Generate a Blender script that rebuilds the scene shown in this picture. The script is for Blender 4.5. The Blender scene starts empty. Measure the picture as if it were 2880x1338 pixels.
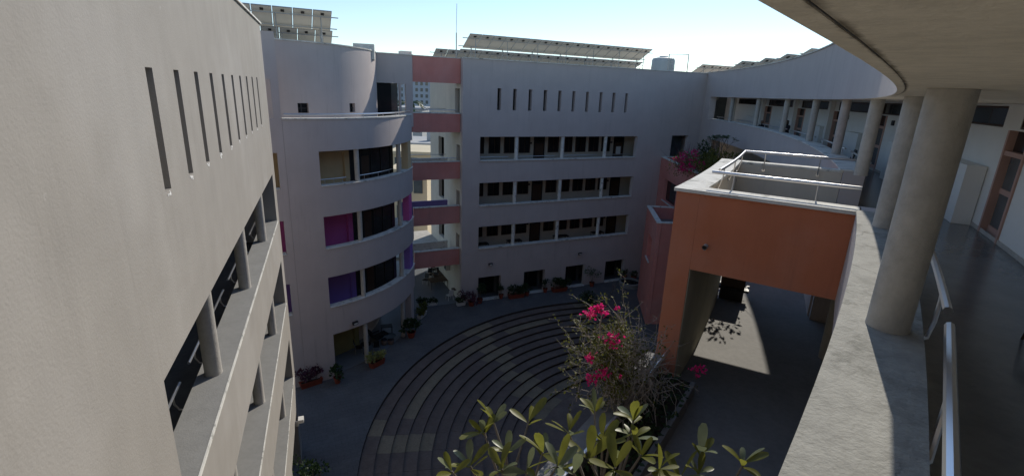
import bpy, math, random
import numpy as np
from mathutils import Vector, Matrix
random.seed(7)
rad = math.radians
scene = bpy.context.scene
COL = scene.collection

# ------------------------------------------------------------------ camera
F_PX, W_PX = 1391.58, 2880.0
PITCH, ROLL = rad(16.552), rad(2.204)
CAMZ = 17.0
def cam_axes():
    f = Vector((0, math.cos(PITCH), -math.sin(PITCH))); r = Vector((1, 0, 0)); u = r.cross(f)
    return (math.cos(ROLL)*r + math.sin(ROLL)*u, -math.sin(ROLL)*r + math.cos(ROLL)*u, f)
_r, _u, _f = cam_axes()
cd = bpy.data.cameras.new('camera'); cam = bpy.data.objects.new('camera', cd); COL.objects.link(cam)
cd.sensor_width = 36; cd.lens = 36*F_PX/W_PX; cd.clip_start = 0.02; cd.clip_end = 6000
m3 = Matrix((_r, _u, -_f)).transposed()
cam.matrix_world = Matrix.Translation((0, 0, CAMZ)) @ m3.to_4x4()
scene.camera = cam

# ------------------------------------------------------------------ sky, sun, exposure
SUN_H, SUN_E = rad(29.0), rad(33.0)          # heading clockwise from +Y, elevation
world = bpy.data.worlds.new('World'); scene.world = world; world.use_nodes = True
nt = world.node_tree; nt.nodes.clear()
sky = nt.nodes.new('ShaderNodeTexSky'); sky.sky_type = 'NISHITA'; sky.sun_disc = False
sky.sun_elevation = SUN_E; sky.sun_rotation = SUN_H
sky.air_density = 1.0; sky.dust_density = 0.05; sky.ozone_density = 2.2; sky.altitude = 50
bg = nt.nodes.new('ShaderNodeBackground'); bg.inputs[1].default_value = 0.13
wo = nt.nodes.new('ShaderNodeOutputWorld')
nt.links.new(sky.outputs[0], bg.inputs[0]); nt.links.new(bg.outputs[0], wo.inputs[0])
sl = bpy.data.lights.new('sun', 'SUN'); so = bpy.data.objects.new('sun', sl); COL.objects.link(so)
sl.energy = 3.5; sl.angle = rad(0.53); sl.color = (1.0, 0.93, 0.82)
sd = Vector((math.sin(SUN_H)*math.cos(SUN_E), math.cos(SUN_H)*math.cos(SUN_E), math.sin(SUN_E)))
so.rotation_euler = sd.to_track_quat('Z', 'Y').to_euler(); so.location = (20, 40, 60)
vs = scene.view_settings; vs.view_transform = 'Standard'; vs.look = 'None'; vs.exposure = 0.22; vs.gamma = 1.0
vs.use_curve_mapping = False
scene.cycles.max_bounces = 14; scene.cycles.diffuse_bounces = 8

# ------------------------------------------------------------------ materials
MATS = {}
def mat(name, col, rough=0.8, metal=0.0, var=0.12, vscale=1.5, streak=0.0, bump=0.0, bscale=60.0, spec=0.3,
        speck=0.0, trans=0.0, extra=None):
    m = bpy.data.materials.new(name); m.use_nodes = True
    n = m.node_tree.nodes; L = m.node_tree.links; b = n['Principled BSDF']; out = n['Material Output']
    b.inputs['Roughness'].default_value = rough; b.inputs['Metallic'].default_value = metal
    b.inputs['Specular IOR Level'].default_value = spec
    geo = n.new('ShaderNodeNewGeometry')
    def noise(scale, detail=4, rough_=0.55, vec=None):
        t = n.new('ShaderNodeTexNoise'); t.inputs['Scale'].default_value = scale; t.inputs['Detail'].default_value = detail
        t.inputs['Roughness'].default_value = rough_
        L.new(vec if vec is not None else geo.outputs['Position'], t.inputs['Vector']); return t.outputs['Fac']
    def mathn(op, a, bb, clamp=False):
        t = n.new('ShaderNodeMath'); t.operation = op; t.use_clamp = clamp
        for i, v in enumerate((a, bb)):
            if isinstance(v, (int, float)): t.inputs[i].default_value = v
            else: L.new(v, t.inputs[i])
        return t.outputs[0]
    def maprange(v, a, bb, c, d):
        t = n.new('ShaderNodeMapRange'); t.inputs[1].default_value = a; t.inputs[2].default_value = bb
        t.inputs[3].default_value = c; t.inputs[4].default_value = d; L.new(v, t.inputs[0]); return t.outputs[0]
    val = maprange(noise(vscale, 6), 0.3, 0.7, 1-var, 1+var)
    if streak:
        mp = n.new('ShaderNodeMapping'); mp.inputs['Scale'].default_value = (1.6, 1.6, 0.16); L.new(geo.outputs['Position'], mp.inputs[0])
        val = mathn('MULTIPLY', val, maprange(noise(1.3, 7, 0.65, mp.outputs[0]), 0.35, 0.7, 1+streak*.35, 1-streak))
    if speck:
        val = mathn('MULTIPLY', val, maprange(noise(9, 8, 0.7), 0.42, 0.66, 1+speck*.5, 1-speck))
    base = n.new('ShaderNodeMix'); base.data_type = 'RGBA'; base.blend_type = 'MULTIPLY'; base.inputs[0].default_value = 1.0
    base.inputs[6].default_value = (*col, 1)
    cmb = n.new('ShaderNodeCombineColor')
    for i in range(3): L.new(val, cmb.inputs[i])
    L.new(cmb.outputs[0], base.inputs[7])
    colout = base.outputs[2]
    if extra: colout = extra(n, L, geo, noise, mathn, maprange, colout)
    L.new(colout, b.inputs['Base Color'])
    if bump:
        bp = n.new('ShaderNodeBump'); bp.inputs['Strength'].default_value = bump; bp.inputs['Distance'].default_value = 0.02
        L.new(noise(bscale, 5, 0.6), bp.inputs['Height']); L.new(bp.outputs[0], b.inputs['Normal'])
    if trans:
        tr = n.new('ShaderNodeBsdfTranslucent'); L.new(colout, tr.inputs[0])
        mx = n.new('ShaderNodeMixShader'); mx.inputs[0].default_value = trans
        L.new(b.outputs[0], mx.inputs[1]); L.new(tr.outputs[0], mx.inputs[2]); L.new(mx.outputs[0], out.inputs[0])
    MATS[name] = m; return m

WC = (-55.94, 47.92); WR = 73.48                        # centre and radius of the curved wing's face
def blend(n, L, fac, a, col):
    t = n.new('ShaderNodeMix'); t.data_type = 'RGBA'; L.new(fac, t.inputs[0]); L.new(a, t.inputs[6]); t.inputs[7].default_value = (*col, 1)
    return t.outputs[2]
def groove_dirt(n, L, geo, noise, mathn, maprange, c):
    sx = n.new('ShaderNodeSeparateXYZ'); L.new(geo.outputs['Position'], sx.inputs[0])
    dx = mathn('SUBTRACT', sx.outputs[0], WC[0]); dy = mathn('SUBTRACT', sx.outputs[1], WC[1])
    r = mathn('SQRT', mathn('ADD', mathn('MULTIPLY', dx, dx), mathn('MULTIPLY', dy, dy)), 0)
    d = mathn('ABSOLUTE', mathn('SUBTRACT', r, WR+0.006), 0)
    wob = maprange(noise(16, 7, 0.75), 0.3, 0.7, 0.002, 0.026)
    f = mathn('SUBTRACT', 1.0, mathn('DIVIDE', d, wob), True)
    f = mathn('MULTIPLY', f, maprange(noise(5, 5), 0.35, 0.6, 0.35, 0.95))
    return blend(n, L, f, c, (0.075, 0.05, 0.028))
def cap_wear(n, L, geo, noise, mathn, maprange, c):
    f = maprange(noise(3.2, 10, 0.72), 0.50, 0.58, 0.0, 0.75)
    g = maprange(noise(1.1, 6), 0.42, 0.62, 0, 1)
    return blend(n, L, mathn('MULTIPLY', f, g), c, (0.16, 0.16, 0.14))
def cap_crack(n, L, geo, noise, mathn, maprange, c):
    c = cap_wear(n, L, geo, noise, mathn, maprange, c)
    v = n.new('ShaderNodeTexVoronoi'); v.feature = 'DISTANCE_TO_EDGE'; v.inputs['Scale'].default_value = 0.33
    mp = n.new('ShaderNodeMapping'); L.new(geo.outputs['Position'], mp.inputs[0])
    ad = n.new('ShaderNodeVectorMath'); ad.operation = 'ADD'; L.new(mp.outputs[0], ad.inputs[0])
    t = n.new('ShaderNodeTexNoise'); t.inputs['Scale'].default_value = 5; t.inputs['Detail'].default_value = 6; L.new(geo.outputs['Position'], t.inputs['Vector'])
    sc = n.new('ShaderNodeVectorMath'); sc.operation = 'SCALE'; sc.inputs['Scale'].default_value = 0.25; L.new(t.outputs['Color'], sc.inputs[0]); L.new(sc.outputs[0], ad.inputs[1])
    L.new(ad.outputs[0], v.inputs['Vector'])
    f = mathn('MULTIPLY', maprange(v.outputs['Distance'], 0.0, 0.004, 0.75, 0.0), maprange(noise(.6, 2), .47, .53, 0, 1))
    return blend(n, L, f, c, (0.06, 0.06, 0.055))
def drips(n, L, geo, noise, mathn, maprange, c, amt=.45, grime=(0.15, 0.135, 0.12)):
    mp = n.new('ShaderNodeMapping'); mp.inputs['Scale'].default_value = (4.0, 4.0, 0.22); L.new(geo.outputs['Position'], mp.inputs[0])
    f = maprange(noise(1.0, 8, 0.7, mp.outputs[0]), 0.54, 0.80, 0.0, amt)
    g = maprange(noise(0.35, 4), 0.42, 0.66, 0.1, 1)
    c = blend(n, L, mathn('MULTIPLY', f, g), c, grime)
    h = maprange(noise(0.22, 5, .6), 0.48, 0.6, 0.0, 0.10)
    return blend(n, L, h, c, (0.62, 0.60, 0.58))
def joints(n, L, geo, noise, mathn, maprange, c):
    b = n.new('ShaderNodeTexBrick'); b.inputs['Scale'].default_value = 1.0; b.inputs['Brick Width'].default_value = 0.6; b.inputs['Row Height'].default_value = 0.3
    b.inputs['Mortar Size'].default_value = 0.008; b.inputs['Color1'].default_value = (0, 0, 0, 1); b.inputs['Color2'].default_value = (.25, .25, .25, 1); b.inputs['Mortar'].default_value = (1, 1, 1, 1)
    mp = n.new('ShaderNodeMapping'); mp.inputs['Rotation'].default_value = (0, 0, BA0); L.new(geo.outputs['Position'], mp.inputs[0]); L.new(mp.outputs[0], b.inputs['Vector'])
    f = mathn('MULTIPLY', b.outputs['Color'], .6)
    c = blend(n, L, f, c, (0.05, 0.05, 0.052))
    return blend(n, L, maprange(noise(.45, 6, .7), .5, .68, 0, .35), c, (0.19, 0.18, 0.165))
BA0 = math.radians(-25.24)
def drips_red(n, L, geo, noise, mathn, maprange, c): return drips(n, L, geo, noise, mathn, maprange, c, .5, (0.10, 0.05, 0.04))
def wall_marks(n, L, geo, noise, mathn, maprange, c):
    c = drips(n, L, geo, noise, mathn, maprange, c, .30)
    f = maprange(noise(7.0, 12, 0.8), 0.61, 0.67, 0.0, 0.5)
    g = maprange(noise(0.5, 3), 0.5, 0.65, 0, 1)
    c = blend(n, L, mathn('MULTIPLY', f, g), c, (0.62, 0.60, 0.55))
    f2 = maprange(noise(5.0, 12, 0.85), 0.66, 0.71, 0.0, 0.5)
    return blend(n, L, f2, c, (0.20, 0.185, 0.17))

mat('plaster', (0.515, 0.455, 0.43), 0.92, var=0.04, vscale=0.9, streak=0.03, bump=0.3, bscale=38, spec=0.15, extra=drips)
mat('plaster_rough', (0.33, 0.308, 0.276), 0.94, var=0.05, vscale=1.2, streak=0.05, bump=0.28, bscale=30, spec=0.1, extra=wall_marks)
mat('plaster_warm', (0.62, 0.56, 0.47), 0.92, var=0.06, vscale=0.9, streak=0.08, bump=0.3, bscale=40, spec=0.15)
mat('plaster_orange', (0.52, 0.185, 0.10), 0.9, var=0.08, vscale=0.8, streak=0.06, bump=0.3, bscale=45, spec=0.15, extra=drips_red)
mat('plaster_red', (0.58, 0.235, 0.20), 0.9, var=0.07, vscale=0.8, streak=0.05, bump=0.3, bscale=45, spec=0.15, extra=drips_red)
mat('soffit', (0.84, 0.755, 0.61), 0.92, var=0.07, vscale=1.1, speck=0.10, bump=0.35, bscale=40, spec=0.12, extra=groove_dirt)
mat('concrete', (0.46, 0.435, 0.39), 0.88, var=0.10, vscale=2.2, streak=0.14, speck=0.10, bump=0.35, bscale=28, spec=0.2)
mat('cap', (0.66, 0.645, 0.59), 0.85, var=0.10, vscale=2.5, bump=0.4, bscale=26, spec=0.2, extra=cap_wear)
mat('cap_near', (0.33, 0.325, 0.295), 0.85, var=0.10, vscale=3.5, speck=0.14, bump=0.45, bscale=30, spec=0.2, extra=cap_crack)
mat('ledge', (0.255, 0.25, 0.235), 0.9, var=0.06, vscale=2.0, speck=0.06, bump=0.25, bscale=30, spec=0.15)
mat('inner_white', (0.76, 0.75, 0.71), 0.75, var=0.04, vscale=1.0, spec=0.25)
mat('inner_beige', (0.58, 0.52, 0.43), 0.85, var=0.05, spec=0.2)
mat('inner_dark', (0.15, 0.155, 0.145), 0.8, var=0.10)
mat('ochre', (0.66, 0.49, 0.28), 0.85, var=0.05)
mat('magenta', (0.60, 0.13, 0.38), 0.8, var=0.05)
mat('violet', (0.28, 0.17, 0.52), 0.8, var=0.05)
mat('olive', (0.27, 0.25, 0.11), 0.85, var=0.05)
mat('leg_olive', (0.42, 0.40, 0.31), 0.9, var=0.12, vscale=1.0, streak=0.12)
mat('pink_frame', (0.48, 0.30, 0.24), 0.7, var=0.05)
mat('wood_dark', (0.075, 0.045, 0.03), 0.55, var=0.12)
mat('black', (0.018, 0.018, 0.02), 0.45, var=0.1)
mat('dark_metal', (0.05, 0.05, 0.052), 0.5, 0.3, var=0.1)
mat('steel', (0.62, 0.62, 0.63), 0.28, 1.0, var=0.05)
mat('galv', (0.38, 0.38, 0.37), 0.5, 0.6, var=0.08)
mat('glass', (0.014, 0.016, 0.018), 0.1, var=0.2, spec=0.22)
mat('glass_dim', (0.035, 0.035, 0.036), 0.12, var=0.3, vscale=1.5, spec=0.4)
mat('glass_grey', (0.10, 0.12, 0.125), 0.12, var=0.2, spec=0.5)
mat('floor_polished', (0.135, 0.142, 0.145), 0.22, var=0.18, vscale=1.4, speck=0.10, spec=0.5)
mat('floor_terrace', (0.215, 0.21, 0.20), 0.72, var=0.10, vscale=1.0, speck=0.10, spec=0.12)
mat('paving', (0.122, 0.122, 0.124), 0.75, var=0.10, vscale=0.7, speck=0.14, bump=0.2, bscale=30, extra=joints)
mat('porch_floor', (0.17, 0.185, 0.20), 0.4, var=0.06, vscale=1.0)
mat('tile_dark', (0.158, 0.126, 0.108), 0.75, var=0.14, vscale=1.6, speck=0.15, bump=0.25, bscale=35)
mat('tile_mid', (0.172, 0.137, 0.117), 0.75, var=0.14, vscale=1.6, speck=0.15, bump=0.25, bscale=35)
mat('tile_light', (0.25, 0.207, 0.145), 0.75, var=0.12, vscale=1.6, speck=0.15, bump=0.25, bscale=35)
mat('riser', (0.048, 0.038, 0.034), 0.85, var=0.15)  # shade on the step faces is put into this dark colour
mat('earth', (0.16, 0.145, 0.12), 0.95, var=0.2, vscale=0.05)
mat('soil', (0.035, 0.025, 0.018), 0.95, var=0.3, vscale=8)
mat('terracotta', (0.24, 0.055, 0.032), 0.75, var=0.12, vscale=4)
mat('plastic_white', (0.62, 0.61, 0.58), 0.45, var=0.04)
mat('panel_back', (0.74, 0.73, 0.66), 0.6, var=0.05, spec=0.3)
mat('panel_frame', (0.42, 0.43, 0.42), 0.4, 0.6, var=0.05)
mat('panel_cell', (0.012, 0.016, 0.04), 0.12, var=0.1, spec=0.5)
mat('tank', (0.42, 0.46, 0.46), 0.55, var=0.05)
mat('bark', (0.20, 0.175, 0.15), 0.9, var=0.2, vscale=9, bump=0.4, bscale=60)
mat('twig', (0.34, 0.30, 0.26), 0.9, var=0.25, vscale=12)
mat('leaf_plumeria', (0.17, 0.175, 0.03), 0.42, var=0.22, vscale=4, trans=0.55, spec=0.45)
mat('leaf_plumeria_pale', (0.17, 0.195, 0.105), 0.4, var=0.2, vscale=4, trans=0.34, spec=0.5)
mat('leaf_small', (0.12, 0.125, 0.025), 0.6, var=0.35, vscale=6, trans=0.35)
mat('leaf_dark', (0.032, 0.062, 0.022), 0.5, var=0.35, vscale=5, trans=0.25)
mat('leaf_grey', (0.10, 0.14, 0.075), 0.5, var=0.3, vscale=5, trans=0.3)
mat('leaf_variegated', (0.30, 0.31, 0.11), 0.5, var=0.4, vscale=14, trans=0.3)
mat('leaf_purple', (0.09, 0.03, 0.05), 0.6, var=0.3, vscale=8, trans=0.2)
mat('bract', (0.72, 0.025, 0.20), 0.6, var=0.25, vscale=14, trans=0.45)
mat('far_white', (0.42, 0.42, 0.41), 0.9, var=0.06, vscale=0.2)
mat('far_haze_blue', (0.42, 0.46, 0.51), 0.9, var=0.05, vscale=0.2)  # distance haze is put into this bluish colour
mat('far_cream', (0.66, 0.57, 0.40), 0.9, var=0.08, vscale=0.3)
mat('skin', (0.30, 0.17, 0.11), 0.6, var=0.05)
mat('cloth_dark', (0.022, 0.022, 0.028), 0.9, var=0.15)
mat('hair', (0.010, 0.008, 0.007), 0.55, var=0.1)
mat('paper', (0.75, 0.75, 0.73), 0.7, var=0.03)
mat('stool_fabric', (0.16, 0.12, 0.10), 0.9, var=0.2)
mat('blue_cloth', (0.22, 0.17, 0.40), 0.8, var=0.1)
mat('lamp_glass', (0.55, 0.55, 0.52), 0.2, var=0.02, spec=0.5)
M = MATS

# ------------------------------------------------------------------ mesh building
class MB:
    def __init__(s): s.v = []; s.f = []
    def quad(s, *p):
        i = len(s.v); s.v += [tuple(q) for q in p]; s.f.append(tuple(range(i, i+len(p)))); return s
    def hexa(s, c):                       # 8 corners: bottom 0-3, top 4-7
        i = len(s.v); s.v += [tuple(q) for q in c]
        s.f += [tuple(i+k for k in q) for q in ((3,2,1,0),(4,5,6,7),(0,1,5,4),(1,2,6,5),(2,3,7,6),(3,0,4,7))]; return s
    def box(s, x0, x1, y0, y1, z0, z1):
        return s.hexa([(x0,y0,z0),(x1,y0,z0),(x1,y1,z0),(x0,y1,z0),(x0,y0,z1),(x1,y0,z1),(x1,y1,z1),(x0,y1,z1)])
    def fbox(s, fr, s0, s1, n0, n1, z0, z1, step=None):
        k = max(1, int(math.ceil(abs(s1-s0)/step))) if step else 1
        i = len(s.v)
        for j in range(k+1):
            a = s0+(s1-s0)*j/k
            s.v += [fr(a,n0,z0), fr(a,n1,z0), fr(a,n1,z1), fr(a,n0,z1)]
        for j in range(k):
            b = i+4*j
            for e in range(4):
                g = (e+1) % 4; s.f.append((b+e, b+g, b+4+g, b+4+e))
        s.f.append((i, i+3, i+2, i+1)); b = i+4*k; s.f.append((b, b+1, b+2, b+3)); return s
    def tube(s, pts, r, n=8, r1=None, cap=True):
        pts = [Vector(p) for p in pts]; i = len(s.v); K = len(pts)
        up = None
        for j, p in enumerate(pts):
            t = (pts[min(j+1,K-1)]-pts[max(j-1,0)]).normalized()
            if up is None: up = Vector((0,0,1)) if abs(t.z) < .9 else Vector((1,0,0))
            a = t.cross(up);
            if a.length < 1e-5: a = t.cross(Vector((1,0.3,0)))
            a.normalize(); b = t.cross(a).normalized(); up = -b if False else up
            rr = r if r1 is None else r+(r1-r)*j/(K-1)
            for q in range(n):
                w = 2*math.pi*q/n; s.v.append(tuple(p+a*(rr*math.cos(w))+b*(rr*math.sin(w))))
        for j in range(K-1):
            for q in range(n):
                g = (q+1) % n; s.f.append((i+j*n+q, i+j*n+g, i+(j+1)*n+g, i+(j+1)*n+q))
        if cap:
            s.f.append(tuple(i+q for q in range(n))); s.f.append(tuple(i+(K-1)*n+q for q in reversed(range(n))))
        return s
    def lathe(s, c, prof, n=20):          # prof: (r, z) bottom to top
        i = len(s.v)
        for r, z in prof:
            for q in range(n):
                w = 2*math.pi*q/n; s.v.append((c[0]+r*math.cos(w), c[1]+r*math.sin(w), c[2]+z))
        for j in range(len(prof)-1):
            for q in range(n):
                g = (q+1) % n; s.f.append((i+j*n+q, i+j*n+g, i+(j+1)*n+g, i+(j+1)*n+q))
        s.f.append(tuple(i+q for q in reversed(range(n)))); s.f.append(tuple(i+(len(prof)-1)*n+q for q in range(n))); return s
    def prism(s, poly, z0, z1):
        i = len(s.v); k = len(poly)
        s.v += [(p[0],p[1],z0) for p in poly]+[(p[0],p[1],z1) for p in poly]
        s.f.append(tuple(i+q for q in reversed(range(k)))); s.f.append(tuple(i+k+q for q in range(k)))
        for q in range(k): g = (q+1) % k; s.f.append((i+q, i+g, i+k+g, i+k+q))
        return s
    def wall(s, fr, S, Z, n0, n1, holes=(), step=None):
        """slab between n0 and n1 over S x Z with rectangular holes (s0,s1,z0,z1), all reveals closed"""
        ss = {S[0], S[1]}; zz = {Z[0], Z[1]}
        for h in holes:
            for a in h[:2]:
                if S[0] < a < S[1]: ss.add(a)
            for a in h[2:]:
                if Z[0] < a < Z[1]: zz.add(a)
        ss = sorted(ss); zz = sorted(zz)
        if step:
            fine = [ss[0]]
            for a, b in zip(ss, ss[1:]):
                k = max(1, int(math.ceil((b-a)/step))); fine += [a+(b-a)*(j+1)/k for j in range(k)]
            ss = fine
        def solid(i, j):
            if i < 0 or j < 0 or i >= len(ss)-1 or j >= len(zz)-1: return False
            a = (ss[i]+ss[i+1])/2; b = (zz[j]+zz[j+1])/2
            return not any(h[0] < a < h[1] and h[2] < b < h[3] for h in holes)
        idx = {}
        def V(i, j, k):
            key = (i, j, k)
            if key not in idx: idx[key] = len(s.v); s.v.append(tuple(fr(ss[i], n1 if k else n0, zz[j])))
            return idx[key]
        for i in range(len(ss)-1):
            for j in range(len(zz)-1):
                if not solid(i, j): continue
                s.f.append((V(i,j,0), V(i+1,j,0), V(i+1,j+1,0), V(i,j+1,0)))
                s.f.append((V(i,j,1), V(i,j+1,1), V(i+1,j+1,1), V(i+1,j,1)))
                if not solid(i-1,j): s.f.append((V(i,j,0), V(i,j+1,0), V(i,j+1,1), V(i,j,1)))
                if not solid(i+1,j): s.f.append((V(i+1,j,0), V(i+1,j,1), V(i+1,j+1,1), V(i+1,j+1,0)))
                if not solid(i,j-1): s.f.append((V(i,j,0), V(i,j,1), V(i+1,j,1), V(i+1,j,0)))
                if not solid(i,j+1): s.f.append((V(i,j+1,0), V(i+1,j+1,0), V(i+1,j+1,1), V(i,j+1,1)))
        return s
    def mesh(s, name, m, origin=(0,0,0), smooth=False):
        me = bpy.data.meshes.new(name); o = origin
        me.from_pydata([(p[0]-o[0], p[1]-o[1], p[2]-o[2]) for p in s.v], [], s.f); me.update()
        me.materials.append(M[m] if isinstance(m, str) else m)
        if smooth:
            me.polygons.foreach_set('use_smooth', [True]*len(me.polygons)); me.set_sharp_from_angle(angle=rad(40))
        return me
ORG = {}
def fix_normals(me):
    import bmesh
    b = bmesh.new(); b.from_mesh(me); bmesh.ops.recalc_face_normals(b, faces=b.faces); b.to_mesh(me); b.free()
def part(name, mb, m, parent=None, smooth=False, kind=None, label=None, recalc=True):
    org = ORG.get(parent.name, (0,0,0)) if parent else (0,0,0)
    me = mb.mesh(name, m, org, smooth)
    if recalc: fix_normals(me)
    o = bpy.data.objects.new(name, me); COL.objects.link(o)
    if parent: o.parent = parent; ORG[o.name] = org
    if kind: o['kind'] = kind
    if label: o['label'] = label
    return o
def thing(name, label, cat, loc, group=None, rz=0.0):
    o = bpy.data.objects.new(name, None); COL.objects.link(o); o.location = loc; o.rotation_euler = (0,0,rz); o.empty_display_size = 0.3
    ORG[o.name] = tuple(loc)
    o['label'] = label; o['category'] = cat
    if group: o['group'] = group
    return o
def single(name, mb, m, label, cat, loc, group=None, smooth=False):
    me = mb.mesh(name, m, loc, smooth); fix_normals(me); o = bpy.data.objects.new(name, me); COL.objects.link(o); o.location = loc
    o['label'] = label; o['category'] = cat
    if group: o['group'] = group
    return o
def structure(name, mb, m, label=None):
    o = part(name, mb, m); o['kind'] = 'structure'
    if label: o['label'] = label
    return o
def inst(name, me, parent, loc, rot=None):
    """a piece that shares mesh data; loc is in world space, the parent is unrotated"""
    o = bpy.data.objects.new(name, me); COL.objects.link(o); o.parent = parent
    g = ORG.get(parent.name, (0,0,0)); o.location = (loc[0]-g[0], loc[1]-g[1], loc[2]-g[2])
    if rot is not None: o.rotation_euler = rot
    return o
def copy_tree(o, parent=None):
    c = o.copy(); COL.objects.link(c); c.parent = parent
    for ch in list(o.children): copy_tree(ch, c)
    return c

# ------------------------------------------------------------------ frames (s along the face, n into the building, z)
BA, LA = rad(25.24), rad(-20.955)
BD, BN = (math.cos(BA), math.sin(BA)), (-math.sin(BA), math.cos(BA))
LD, LN = (math.sin(LA), math.cos(LA)), (math.cos(LA), -math.sin(LA))
def fb(s, n, z): d = 36.2+n; return (BD[0]*s+BN[0]*d, BD[1]*s+BN[1]*d, z)
def fl(s, n, z): d = -2.0-n; return (LD[0]*s+LN[0]*d, LD[1]*s+LN[1]*d, z)
PH0 = rad(-42)
def fw(s, n, z): a = PH0+s/WR; return (WC[0]+(WR+n)*math.cos(a), WC[1]+(WR+n)*math.sin(a), z)
TC, TR = (-16.66, 33.77), 9.51
def ft(a, n, z): r = TR-n; return (TC[0]+r*math.cos(rad(a)), TC[1]+r*math.sin(rad(a)), z)
def lin(p, q):
    p, q = Vector(p), Vector(q); d = (q-p); Ln = d.length; d /= Ln; nn = Vector((-d.y, d.x))
    return (lambda s, n, z: (p.x+d.x*s+nn.x*n, p.y+d.y*s+nn.y*n, z)), Ln
FL = lambda k: 3.6*k-0.2
SI = lambda k: 3.6*k+0.8
LI = lambda k: 3.6*k+2.7
GZ = -0.2

def rail(parent, pts, r=0.022, posts=(), foot=None, mname='steel'):
    o = part('handrail', MB().tube(pts, r, 8), mname, parent, smooth=True)
    for a, b in posts: part('bracket', MB().tube([a, b] if len(a) == 3 and not isinstance(a[0], tuple) else a, r*.55, 6), mname, o, smooth=True)
    return o
def column(parent, fr, s, n, z0, z1, r=0.15, m='concrete'):
    c = fr(s, n, 0)
    return part('column', MB().lathe((c[0], c[1], 0), [(r*1.02, z0), (r, z0+.05), (r, (z0+z1)/2), (r, z1)], 28), m, parent, smooth=True)
def window(parent, fr, s0, s1, n, z0, z1, bars=1, fm='wood_dark', gm='glass', fw_=0.045, name='window'):
    g = part(name, MB().fbox(fr, s0, s1, n, n+.03, z0, z1), gm, parent)
    b = MB(); e = n-.035
    b.fbox(fr, s0-fw_, s0, e, n+.04, z0-fw_, z1+fw_).fbox(fr, s1, s1+fw_, e, n+.04, z0-fw_, z1+fw_)
    b.fbox(fr, s0, s1, e, n+.04, z0-fw_, z0).fbox(fr, s0, s1, e, n+.04, z1, z1+fw_)
    for k in range(bars):
        c = s0+(s1-s0)*(k+1)/(bars+1); b.fbox(fr, c-.018, c+.018, e+.006, n-.002, z0, z1)
    part('frame', b, fm, g); return g

# ================================================================== GROUND AND AMPHITHEATRE
AC, AR = (10.53, 22.37), 17.63
NST, STW, STH, A0, A1 = 13, 0.665, 0.17, 98.0, 205.0
ZB = GZ-STH*NST
def pol(r, a, z): return (AC[0]+r*math.cos(rad(a)), AC[1]+r*math.sin(rad(a)), z)
g = MB()
for k in range(120):
    a, b = k*3.0, k*3.0+3
    g.quad(pol(AR,a,GZ), pol(62,a,GZ), pol(62,b,GZ), pol(AR,b,GZ))
RIN = AR-NST*STW
aa = [A1+(360+A0-A1)*k/60 for k in range(61)]
for a, b in zip(aa, aa[1:]): g.quad(pol(RIN,a,GZ), pol(AR,a,GZ), pol(AR,b,GZ), pol(RIN,b,GZ)); g.quad(pol(RIN,a,GZ), pol(RIN,b,GZ), pol(RIN,b,ZB), pol(RIN,a,ZB))
for a in (A0, A1): g.quad(pol(RIN,a,GZ), pol(AR,a,GZ), pol(AR,a,ZB), pol(RIN,a,ZB))
structure('courtyard_paving', g, 'paving', 'dark grey stone paving around the sunken steps')
g = MB()
for k in range(72):
    a, b = k*5.0, k*5.0+5
    g.quad(pol(62,a,GZ), pol(4000,a,GZ), pol(4000,b,GZ), pol(62,b,GZ))
structure('ground', g, 'earth')
amp = bpy.data.objects.new('amphitheatre', None); COL.objects.link(amp); amp.location = (AC[0], AC[1], ZB); amp['kind'] = 'structure'
amp['label'] = 'sunken amphitheatre of curved dark stone steps in the courtyard'
ORG[amp.name] = (AC[0], AC[1], ZB)
TILE = {}
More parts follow.
